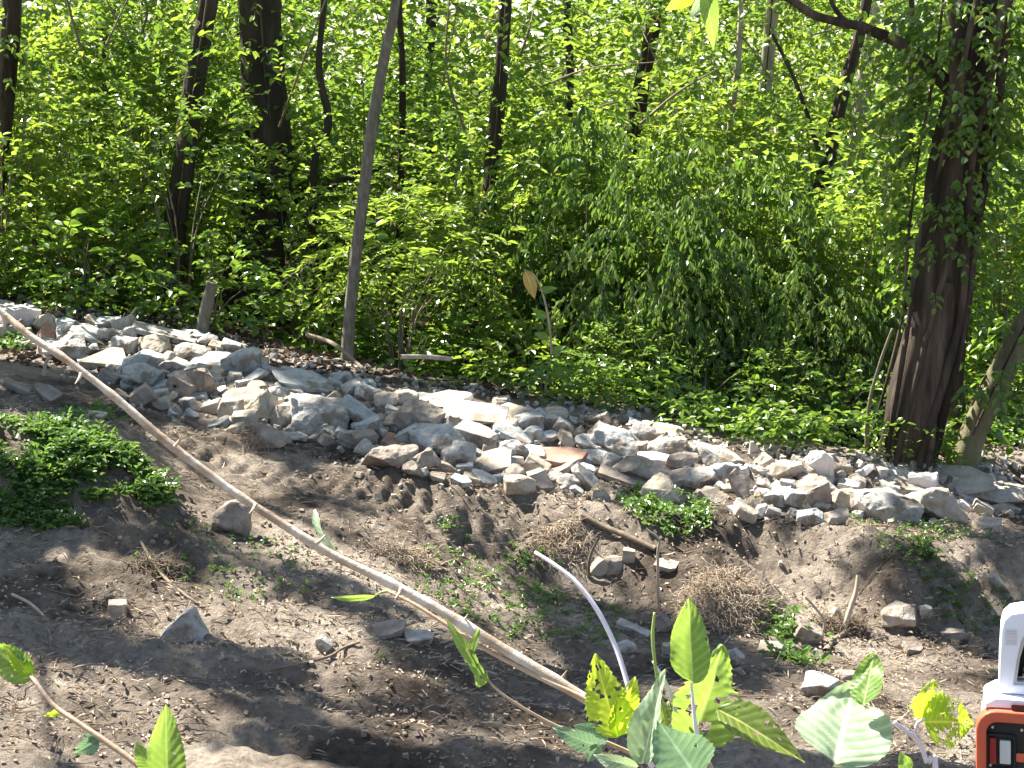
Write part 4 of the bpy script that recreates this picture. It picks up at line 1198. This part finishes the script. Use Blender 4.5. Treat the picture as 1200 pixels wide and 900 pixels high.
rq = np.random.default_rng(31)
n = 2600
x = rq.uniform(-5.6, 5.4, n); b_ = np.interp(x, _bx, _byt)
y = b_ - .42 + 2.6 * rq.uniform(0, 1, n) ** 1.3
k = (fbm(x * 1.1 + 4, y * 1.1, 3.0, 3) > -.2) & ~((x / y > -.165) & (x / y < -.125) & (rq.uniform(0, 1, n) < .95))
x, y = x[k], y[k]
P = np.stack([x, y, hgt(x, y) + rq.uniform(0, .32, len(x))], 1)
D = nrm(np.stack([rq.normal(0, .8, len(x)), rq.normal(-.3, .8, len(x)), rq.uniform(.2, .8, len(x))], 1))
V, Fq, ln = sprays(P, D, .3, .045, .075, .62, .6, 31)
tag(link('edge_growth', mesh_np('edge_growth', V, Fq), M['leaf_mid']), 'low leafy growth along the back edge of the rubble', None, None, 'stuff')
# ------------------------------------------------------------------ big leaves close to the viewer
def big_leaf_mat(name, c1, c2, trans, tw=.5):
    m, n, l = nmat(name)
    out = [x for x in n if x.type == 'OUTPUT_MATERIAL'][0]
    b = n.new('ShaderNodeBsdfPrincipled'); b.inputs['Roughness'].default_value = .42
    t = noise(n, l, 38, 7, .7)
    r = ramp(n, [(.24, (.20, .15, .05)), (.33, tuple(x * .8 for x in c1)), (.5, c1), (.68, c2)]); l.new(t.outputs[0], r.inputs[0])
    a = n.new('ShaderNodeAttribute'); a.attribute_name = 'vein'
    mx = n.new('ShaderNodeMixRGB'); l.new(a.outputs['Fac'], mx.inputs[0]); l.new(r.outputs[0], mx.inputs[1])
    mx.inputs[2].default_value = (min(1, c2[0] * 2.2 + .08), min(1, c2[1] * 1.7 + .08), min(1, c2[2] * 2 + .06), 1)
    l.new(mx.outputs[0], b.inputs['Base Color'])
    tr = n.new('ShaderNodeBsdfTranslucent')
    m2 = n.new('ShaderNodeMixRGB'); m2.inputs[0].default_value = .6
    l.new(mx.outputs[0], m2.inputs[1]); m2.inputs[2].default_value = (*trans, 1); l.new(m2.outputs[0], tr.inputs[0])
    ms = n.new('ShaderNodeMixShader'); ms.inputs[0].default_value = tw
    l.new(b.outputs[0], ms.inputs[1]); l.new(tr.outputs[0], ms.inputs[2]); l.new(ms.outputs[0], out.inputs[0])
    return m
M['bl_green'] = big_leaf_mat('broad leaf green', (.10, .19, .035), (.16, .27, .06), (.42, .62, .08))
M['bl_pale'] = big_leaf_mat('broad leaf underside', (.24, .34, .20), (.34, .44, .28), (.40, .55, .22), .35)
M['bl_blue'] = big_leaf_mat('broad leaf grey green', (.10, .19, .11), (.15, .26, .15), (.25, .42, .18), .3)
M['bl_yellow'] = big_leaf_mat('broad leaf yellow green', (.24, .36, .02), (.38, .50, .03), (.62, .80, .05), .6)
M['bl_dark'] = big_leaf_mat('broad leaf olive', (.09, .14, .02), (.15, .21, .03), (.35, .45, .05), .4)
M['stem_pale'] = rough_mat('bare pale stem', [(.3, (.17, .11, .07)), (.45, (.38, .28, .19)), (.6, (.62, .54, .45))], 11, .8, 40, .005, rough=.55)
M['stem_tan'] = rough_mat('bare tan bark', [(.3, (.27, .18, .12)), (.5, (.42, .30, .20)), (.75, (.55, .42, .31))], 22, .5, 45, .004, rough=.7)
M['stem_white'] = rough_mat('peeled white stem', [(.3, (.55, .47, .52)), (.6, (.72, .66, .72)), (.8, (.8, .77, .8))], 20, .2, 50, .002, rough=.5)
M['stem_green'] = rough_mat('green shoot', [(.3, (.20, .28, .07)), (.7, (.34, .42, .12))], 20, .2, 50, .002, rough=.5)

def big_leaf(parent, b, t, wpx, y, mat, seed, holes=0, fold=.25, curl=.15, face=0.0, dy=0.0, ragged=.05, label=None, kind='ovate'):
    rq = np.random.default_rng(seed)
    Pb = np.array(PT(b[0], b[1], y)); Pt = np.array(PT(t[0], t[1], y + dy))
    L = np.linalg.norm(Pt - Pb); W = wpx / F * y / 2
    A = (Pt - Pb) / L
    view = nrm(np.array([0, 0, CZ]) - Pb)
    S = nrm(np.cross(A, view)); N = nrm(np.cross(S, A))
    ca, sa = math.cos(face), math.sin(face)
    S, N = S * ca + N * sa, N * ca - S * sa
    nu, nv = 56, 28
    u = np.linspace(0, 1, nu + 1); v = np.linspace(-1, 1, nv + 1)
    U, Vv = np.meshgrid(u, v, indexing='ij')
    if kind == 'ovate': prof = (np.sin(PI * u ** .72) ** .8) * (1 - .25 * u)
    else: prof = np.sin(PI * u ** .9) ** .9
    prof = prof / prof.max()
    ser = 1 + ragged * (1 - ((u * 15) % 1)) + .05 * fbm(u * 4 + seed, u * 0, 1.0, 2)
    serL = 1 + ragged * (1 - ((u * 14 + .4) % 1)) + .08 * fbm(u * 5 + seed + 9, u * 0, 4.0, 2)
    half = np.where(Vv > 0, (prof * ser)[:, None], (prof * serL)[:, None]) * W
    lat = (U - np.abs(Vv) * .22) * 9
    vein = np.exp(-((lat - np.round(lat)) / .10) ** 2) * .45 * (U > .06)
    vein = np.maximum(vein, np.exp(-(Vv * half / (W * .035)) ** 2))
    relief = -.02 * W * np.cos(lat * 2 * PI) * np.abs(Vv) - fold * np.abs(Vv) * half * -1 + .10 * W * fbm(U * 3 + seed, Vv * 2, 2.0, 2)
    relief = relief + .13 * W * np.abs(Vv) ** 2 * np.sin(U * 11 + seed + 1.5 * np.sign(Vv)) * U + .22 * W * np.sin(U * 4 + seed) * Vv
    bend = -curl * L * (U ** 2)
    pos = Pb + A * (U * L)[..., None] + S * (Vv * half)[..., None] + N * (relief + bend)[..., None]
    keep = np.ones((nu, nv), bool)
    cu = (U[:-1, :-1] + U[1:, 1:]) / 2; cv = (Vv[:-1, :-1] + Vv[1:, 1:]) / 2
    for h in range(holes):
        hu, hv = rq.uniform(.12, .95), rq.uniform(-.95, .95)
        if abs(hv) < .1: continue
        rh = rq.uniform(.02, .075)
        d = np.sqrt(((cu - hu) * L / W) ** 2 + ((cv - hv) * 1.0) ** 2) * (1 + .5 * vnoise(cu * 30, cv * 8, seed))
        keep &= d > rh * 2.2
    i = (np.arange(nu)[:, None] * (nv + 1) + np.arange(nv)[None])
    Fq = np.stack([i, i + 1, i + nv + 2, i + nv + 1], -1)[keep]
    loc = Pb.copy()
    base = np.array(parent.location) if parent is not None else loc
    me = mesh_np('leaf', pos.reshape(-1, 3) - base, Fq, True)
    at_ = me.attributes.new('vein', 'FLOAT', 'POINT'); at_.data.foreach_set('value', vein.reshape(-1).astype(np.float32))
    o = link('leaf', me, M[mat], parent)
    if parent is None: o.location = loc
    elif label: o['label'] = label
    return o

def near_stem(parent, name, pix, widths, y0, y1, mat, jit=.18, ground=False, bumps=False):
    pts = []
    n = len(pix)
    for k, (a, b) in enumerate(pix):
        pts.append(PT(a, b, y0 + (y1 - y0) * k / (n - 1)) - parent.location)
    if ground:
        pts.insert(0, Vector((0, 0, -.08))); widths = [widths[0] * 1.15] + list(widths)
    N_ = 110 if bumps else 36
    C = curve_pts(pts, N_)
    wd = np.interp(np.linspace(0, len(pts) - 1, N_), range(len(pts)), widths) / F * (y0 + y1) / 4
    if bumps:
        q = np.linspace(0, 1, N_); wd = wd * (1 + .22 * np.exp(-((((q * 13) % 1) - .5) / .09) ** 2) + .08 * fbm(q * 30, q * 0, 0.0, 2))
        C = C + .0035 * np.stack([fbm(q * 9, q * 0, 1.0, 2), q * 0, fbm(q * 11, q * 0, 2.0, 2)], 1)
    G = Geo(); G.tube(C, wd, 10, jit)
    return link(name, G.mesh(name), M[mat], parent)

def plant_root(name, label, cat, px, y, group=None):
    x = (px - 600) / F * y * 1.02
    o = empty(name, (x, y, gh(x, y))); tag(o, label, cat, group)
    return o
GSAP = 'leafy shoots close to the viewer'
# the long bare sapling with its leafy foot
R1 = plant_root('bent_sapling', 'long bare pinkish sapling bent diagonally across the whole view, with ragged leaves near its foot', 'sapling', 835, 3.2, GSAP)
near_stem(R1, 'stem', [(835, 930), (790, 885), (740, 850), (650, 795), (560, 742), (480, 695), (400, 655), (330, 612), (260, 565), (190, 512), (130, 463), (75, 421), (30, 390), (5, 368), (-40, 330)], [15, 14, 13, 12, 12, 11, 11, 11, 10, 10, 9.5, 9, 9, 8.5, 8], 3.2, 3.5, 'stem_pale', ground=True, bumps=True)
near_stem(R1, 'twig', [(738, 850), (690, 822), (620, 788), (560, 756), (520, 730), (485, 708), (452, 692)], [7, 7, 6, 5, 5, 4, 3], 3.22, 3.35, 'stem_tan')
near_stem(R1, 'twig', [(745, 885), (700, 866), (655, 852), (610, 828), (580, 806), (562, 782), (548, 760)], [6, 5, 4, 4, 3, 3, 2], 3.15, 3.1, 'stem_tan')
near_stem(R1, 'shoot', [(765, 900), (745, 862), (741, 825), (732, 790), (720, 755), (700, 715), (675, 682), (650, 662), (627, 647)], [7, 7, 7, 6, 6, 6, 5, 5, 4], 3.18, 3.35, 'stem_white')
near_stem(R1, 'shoot', [(800, 900), (795, 862), (791, 830), (780, 800), (765, 775)], [7, 6, 6, 5, 3], 3.1, 3.1, 'stem_white')
near_stem(R1, 'shoot', [(790, 880), (775, 820), (768, 780), (765, 745), (767, 718)], [4, 4, 4, 5, 3], 3.05, 3.05, 'stem_green')
near_stem(R1, 'shoot', [(826, 920), (822, 880), (815, 850), (810, 800)], [10, 8, 6, 3], 3.0, 3.0, 'stem_white')
big_leaf(R1, (812, 800), (806, 702), 52, 3.0, 'bl_green', 1, 2, .35, .05, .2, 0, .04)
big_leaf(R1, (812, 872), (852, 758), 96, 3.06, 'bl_green', 2, 8, .25, .1, -.5, .03, .16)
big_leaf(R1, (840, 830), (942, 885), 42, 3.0, 'bl_dark', 3, 9, .5, .12, .5, -.1, .10)
big_leaf(R1, (818, 912), (776, 854), 76, 2.95, 'bl_blue', 4, 4, .15, .15, .1, -.05, .08)
big_leaf(R1, (752, 895), (780, 784), 46, 3.02, 'bl_pale', 5, 1, .5, .0, .6, 0, .08)
big_leaf(R1, (755, 892), (786, 822), 34, 3.04, 'bl_dark', 15, 6, .3, .1, -.3, .04, .12)
big_leaf(R1, (724, 864), (696, 768), 52, 3.05, 'bl_yellow', 6, 26, .2, .1, .15, .02, .18)
big_leaf(R1, (722, 862), (746, 796), 34, 3.06, 'bl_yellow', 16, 8, .2, .1, -.3, 0, .2)
big_leaf(R1, (700, 874), (652, 858), 26, 3.08, 'bl_blue', 7, 2, .3, .2, .3, -.03, .15)
big_leaf(R1, (712, 868), (676, 848), 24, 3.1, 'bl_blue', 17, 2, .3, .3, -.3, 0, .15)
big_leaf(R1, (702, 872), (688, 894), 16, 3.08, 'bl_blue', 27, 0, .3, .2, .2, 0, .15)
big_leaf(R1, (748, 898), (696, 890), 24, 3.0, 'bl_pale', 8, 1, .4, .2, .5, 0, .1)
for k, pq in enumerate((((205, 523), (212, 512)), ((300, 591), (292, 602)), ((372, 636), (381, 627)), ((470, 690), (463, 702)), ((540, 731), (548, 720)), ((610, 771), (602, 784)), ((655, 798), (664, 786)), ((95, 438), (88, 450)))):
    near_stem(R1, 'side_stub', [pq[0], ((pq[0][0] + pq[1][0]) / 2 + 1, (pq[0][1] + pq[1][1]) / 2), pq[1]], [5, 3.5, 1.2], 3.3, 3.28, 'stem_pale')
near_stem(R1, 'petiole', [(405, 658), (400, 662), (398, 652)], [3, 2.5, 2], 3.4, 3.4, 'stem_green')
near_stem(R1, 'petiole', [(455, 693), (447, 694), (440, 698)], [3, 2.5, 2], 3.33, 3.33, 'stem_green')
for k, (b, t, w_) in enumerate((((566, 792), (545, 768), 13), ((560, 782), (522, 730), 15), ((552, 765), (560, 738), 10), ((570, 800), (556, 790), 18))):
    big_leaf(R1, b, t, w_, 3.1, 'bl_green', 30 + k, 1, .3, .3, .2, 0, .15)
big_leaf(R1, (400, 655), (352, 606), 26, 3.4, 'bl_pale', 38, 0, .3, .3, .9, .05, .1)
big_leaf(R1, (440, 698), (388, 706), 9, 3.33, 'bl_green', 39, 0, .3, .2, .6, 0, .1)
# shoot with the broad leaf
R2 = plant_root('leafy_shoot', 'shoot with one broad pale round leaf and a tattered yellow leaf beside the white machine', 'sapling', 1098, 3.0, GSAP)
near_stem(R2, 'stem', [(1096, 925), (1086, 893), (1076, 868), (1060, 855), (1048, 846)], [7, 6, 5, 5, 4], 3.0, 2.98, 'stem_white', ground=True)
near_stem(R2, 'stem', [(1079, 876), (1073, 862), (1075, 848), (1084, 842)], [5, 4, 4, 3], 3.0, 3.0, 'stem_white')
big_leaf(R2, (978, 894), (1003, 800), 118, 2.95, 'bl_pale', 50, 1, .12, .05, -.15, .16, .035, label='broad pale round leaf')
big_leaf(R2, (1012, 826), (1024, 763), 44, 3.02, 'bl_green', 51, 2, .25, .1, .4, .05, .12)
big_leaf(R2, (1082, 846), (1143, 846), 62, 3.0, 'bl_yellow', 52, 28, .2, .15, .2, 0, .2, label='tattered yellow leaf full of holes')
big_leaf(R2, (1084, 845), (1096, 798), 46, 3.02, 'bl_yellow', 53, 12, .2, .1, -.3, 0, .22)
big_leaf(R2, (1064, 903), (1056, 882), 18, 2.95, 'bl_green', 54, 0, .2, .1, 0, 0, .1)
# bottom left shoots
R3 = plant_root('leafy_shoot', 'shoot entering at the bottom left with a tattered yellow-green leaf on its tip', 'sapling', 215, 3.0, GSAP)
near_stem(R3, 'stem', [(205, 945), (165, 900), (128, 872), (90, 846), (62, 826), (42, 800), (34, 790)], [8, 7, 7, 6, 6, 5, 3], 3.0, 3.1, 'stem_tan', ground=True)
big_leaf(R3, (38, 795), (-22, 752), 36, 3.1, 'bl_green', 60, 16, .2, .2, .2, 0, .16)
big_leaf(R3, (36, 792), (6, 752), 20, 3.1, 'bl_yellow', 64, 6, .2, .2, -.3, 0, .2)
big_leaf(R3, (116, 866), (84, 888), 20, 3.05, 'bl_blue', 61, 0, .3, .3, .2, 0, .15)
big_leaf(R3, (118, 866), (96, 862), 14, 3.05, 'bl_blue', 62, 0, .3, .2, .3, 0, .15)
big_leaf(R3, (72, 833), (50, 840), 9, 3.08, 'bl_yellow', 63, 0, .3, .2, .2, 0, .1)
R4 = plant_root('leafy_shoot', 'short shoot with a single upright bright green leaf at the bottom left', 'sapling', 196, 2.9, GSAP)
near_stem(R4, 'stem', [(196, 960), (197, 905)], [5, 3], 2.9, 2.9, 'stem_green', ground=True)
big_leaf(R4, (197, 925), (193, 828), 46, 2.9, 'bl_green', 70, 1, .18, .08, .15, 0, .07)
big_leaf(R4, (180, 905), (156, 872), 22, 2.95, 'bl_green', 71, 0, .3, .2, .6, 0, .12)
# branch hanging in from above
xf = 3.6; yf = 6.3
R5 = empty('overhanging_branch', (xf, yf, gh(xf, yf)))
tag(R5, 'slender branch arching in over the top with a few bright lit leaves', 'branch')
tgt = [PT(1000, -160, 5.6), PT(900, -70, 5.2), PT(835, -22, 5.0), PT(790, -8, 4.95)]
pts = [Vector((0, 0, -.1)), Vector((.1, 0, 1.8)), Vector((-.1, -.2, 3.6)), Vector((-1.0, -.3, 4.3))] + [p - R5.location for p in tgt]
G = Geo(); G.tube(curve_pts(pts, 50), np.linspace(.02, .003, 50), 7, .15); link('stem', G.mesh('stem'), M['twig'], R5)
for k, (b, t, w_, mt) in enumerate((((812, -12), (782, 14), 22, 'bl_yellow'), ((826, -14), (842, 58), 22, 'bl_green'), ((832, -18), (812, 22), 18, 'bl_pale'), ((850, -25), (878, -2), 20, 'bl_green'))):
    big_leaf(R5, b, t, w_, 5.0, mt, 80 + k, 0, .2, .25, .3, 0, .08)
M['leaf_gold'] = big_leaf_mat('faded gold leaf', (.45, .30, .08), (.6, .42, .15), (.75, .5, .15), .4)
gp = at(640, 470); yg = gp.y + .3
R6 = empty('withered_sapling', (PT(640, 470, yg).x, yg, gh(PT(640, 470, yg).x, yg)))
tag(R6, 'thin sapling at the back of the pile with one golden withered leaf at its tip', 'sapling')
near_stem(R6, 'stem', [(640, 450), (646, 410), (640, 360), (628, 325), (614, 316)], [3, 3, 2.5, 2, 1.5], yg, yg, 'twig_tan', ground=True)
big_leaf(R6, (615, 317), (630, 350), 15, yg, 'leaf_gold', 90, 0, .4, .3, .3, 0, .1, label='golden withered leaf')
for k, (b, t) in enumerate((((645, 415), (662, 404)), ((641, 372), (622, 362)), ((634, 342), (652, 336)), ((643, 395), (626, 392)))):
    big_leaf(R6, b, t, 10, yg, 'bl_green', 92 + k, 0, .3, .3, .3, 0, .1)

# ------------------------------------------------------------------ white and orange machine at the lower right
M['m_white'] = rough_mat('white painted plastic', [(.3, (.66, .68, .74)), (.7, (.74, .75, .80))], 3, .05, 60, .001, rough=.38, second=((.58, .54, .48), 7, .58))
M['m_orange'] = rough_mat('orange red paint', [(.3, (.42, .07, .035)), (.6, (.50, .11, .055)), (.8, (.46, .15, .09))], 4, .06, 60, .001, rough=.42, second=((.42, .25, .18), 9, .6))
M['m_black'] = rough_mat('black plastic', [(.3, (.012, .012, .014)), (.7, (.03, .03, .033))], 6, .15, 80, .001, rough=.5)
M['m_dark'] = rough_mat('dark red brown trim', [(.3, (.06, .02, .018)), (.7, (.10, .035, .03))], 6, .1, 80, .001, rough=.5)
M['m_grey'] = rough_mat('grey lens', [(.3, (.38, .42, .42)), (.7, (.52, .55, .54))], 9, .05, 80, .001, rough=.3)
M['m_red'] = rough_mat('red switch', [(.3, (.20, .015, .02)), (.7, (.32, .03, .03))], 9, .05, 80, .001, rough=.35)
M['m_steel'] = rough_mat('warm grey metal', [(.3, (.40, .38, .34)), (.7, (.52, .50, .46))], 9, .05, 80, .001, rough=.4)
M['m_pink'] = rough_mat('sticker print', [(.3, (.62, .50, .50)), (.7, (.70, .60, .60))], 9, .02, 80, .001, rough=.5)
YM = 4.0
mx_ = (1143 - 600) / F * YM
MR = empty('machine', (mx_, YM, gh(mx_, YM + .1)))
tag(MR, 'white machine with an orange-framed black front panel at the lower right corner', 'machine')
def prism(parent, name, poly, yfront, depth, mat, bevel=.004, inner=None):
    bm = bmesh.new()
    def loop(pl, y): return [bm.verts.new(PT(a, b, YM) - MR.location + Vector((0, y, 0))) for a, b in pl]
    A = loop(poly, yfront); Bk = loop(poly, yfront + depth)
    n = len(poly)
    if inner:
        A2 = loop(inner, yfront); B2 = loop(inner, yfront + depth)
        for i in range(n):
            j = (i + 1) % n
            bm.faces.new((A[i], A[j], A2[j], A2[i])); bm.faces.new((Bk[j], Bk[i], B2[i], B2[j]))
            bm.faces.new((A[j], A[i], Bk[i], Bk[j])); bm.faces.new((A2[i], A2[j], B2[j], B2[i]))
    else:
        bm.faces.new(A); bm.faces.new(Bk[::-1])
        for i in range(n):
            j = (i + 1) % n; bm.faces.new((A[j], A[i], Bk[i], Bk[j]))
    bmesh.ops.recalc_face_normals(bm, faces=bm.faces[:])
    if bevel:
        ed = [e for e in bm.edges if len(e.link_faces) == 2 and e.calc_face_angle(0) > .6]
        bmesh.ops.bevel(bm, geom=ed, offset=bevel, segments=3, affect='EDGES', profile=.5, clamp_overlap=True)
    me = bpy.data.meshes.new(name); bm.to_mesh(me); bm.free()
    for p in me.polygons: p.use_smooth = True
    me.set_sharp_from_angle(angle=.7)
    return link(name, me, M[mat], parent)
def rrect(x0, y0, x1, y1, r_, k=5):
    out = []
    for (cx, cy, a0) in ((x0 + r_, y0 + r_, 180), (x1 - r_, y0 + r_, 270), (x1 - r_, y1 - r_, 0), (x0 + r_, y1 - r_, 90)):
        for i in range(k + 1):
            a = rad(a0 + 90 * i / k); out.append((cx + r_ * math.cos(a), cy + r_ * math.sin(a)))
    return out
zb = gh(mx_, YM + .1)
ybot = 1040
prism(MR, 'front_frame', rrect(1143, 827, 1335, ybot, 24), -.02, .05, 'm_orange', .004, inner=rrect(1155, 840, 1323, ybot - 12, 13))
prism(MR, 'body', rrect(1149, 834, 1329, ybot - 4, 20), .031, .14, 'm_white', .006)
pn = prism(MR, 'front_panel', rrect(1154, 839, 1324, ybot - 11, 12), .004, .022, 'm_black', .001)
sb = prism(MR, 'switch_box', rrect(1155.5, 856, 1188, 897, 3), -.004, .007, 'm_black', .001, inner=rrect(1157.5, 858, 1186, 895, 2))
prism(MR, 'red_switch', rrect(1158.5, 861, 1166, 891, 1.5), -.006, .0095, 'm_red', .001)
prism(MR, 'lens', rrect(1170, 863, 1182.5, 890, 1.5), -.006, .0095, 'm_grey', .001)
prism(MR, 'orange_bar', rrect(1188.5, 877, 1300, 887, 1.5), -.003, .0065, 'm_orange', .001)
for (sx, sy_) in ((1162, 849), (1195, 850), (1159.5, 893.5), (1186, 899), (1230, 850)):
    prism(MR, 'screw', rrect(sx - 1.6, sy_ - 1.6, sx + 1.6, sy_ + 1.6, 1.5), -.001, .0045, 'm_steel', 0)
prism(MR, 'shelf', [(1151, 826.5), (1154, 822), (1166, 815), (1310, 815), (1325, 822), (1328, 826.5)], .0, .14, 'm_white', .003)
prism(MR, 'trim', rrect(1183, 819, 1296, 826.4, 2), -.012, .010, 'm_dark', .001)
pil = [(1169, 814), (1170, 775), (1172, 740), (1175, 728), (1183, 720), (1196, 717), (1283, 717), (1296, 720), (1305, 728), (1309, 740), (1311, 775), (1311, 814)]
pin = [(1186, 803), (1190, 775), (1195, 752), (1200, 740), (1206, 734), (1212, 732), (1267, 732), (1273, 734), (1278, 740), (1283, 752), (1289, 775), (1293, 803)]
prism(MR, 'upper_housing', pil, .03, .09, 'm_white', .004, inner=pin)
pin2 = [(a + (3.5 if a < 1240 else -3.5), b + (3 if b < 760 else -3)) for a, b in pin]
prism(MR, 'grille_frame', pin, .036, .03, 'm_steel', .001, inner=pin2)
prism(MR, 'grille_back', pin2, .075, .02, 'm_black', .001)
for k in range(7):
    yy = 743 + k * 8.5
    hw = 33 + k * 1.6
    prism(MR, 'louvre', [(1239.5 - hw, yy), (1239.5 + hw, yy), (1239.5 + hw + 1, yy + 3.5), (1239.5 - hw - 1, yy + 3.5)], .048, .02, 'm_steel', .001)
st = prism(MR, 'label', rrect(1176.5, 738, 1190, 757, .8), .0285, .0012, 'm_white', 0)
M['m_label'] = rough_mat('label paper', [(.3, (.56, .57, .60)), (.7, (.62, .62, .65))], 9, .02, 80, .001, rough=.6); st.data.materials[0] = M['m_label']
for k, (a, b, h, mt) in enumerate(((1178, 1188.8, 1.3, 'm_steel'), (1178, 1188, .8, 'm_steel'), (1178, 1188.8, 3.2, 'm_pink'), (1178, 1188.5, .8, 'm_pink'), (1178, 1189, .8, 'm_steel'), (1178, 1188.5, .8, 'm_steel'))):
    yy = 740 + k * 2.8
    prism(st, 'print_line', [(a, yy), (b, yy), (b, yy + h * .7), (a, yy + h * .7)], .0278, .0006, mt, 0)
zfoot = min(gh(mx_ - .1, YM + .05), gh(mx_ + .1, YM + .05))
pz = PT(1240, ybot, YM).z - MR.location.z
for sx in (.06, .28):
    G = Geo(); G.tube([(sx, .08, pz + .02), (sx, .08, -.15)], [.03, .034], 12, 0); link('foot', G.mesh('foot'), M['m_black'], MR)
MR.rotation_euler = (0, 0, rad(-13.6))
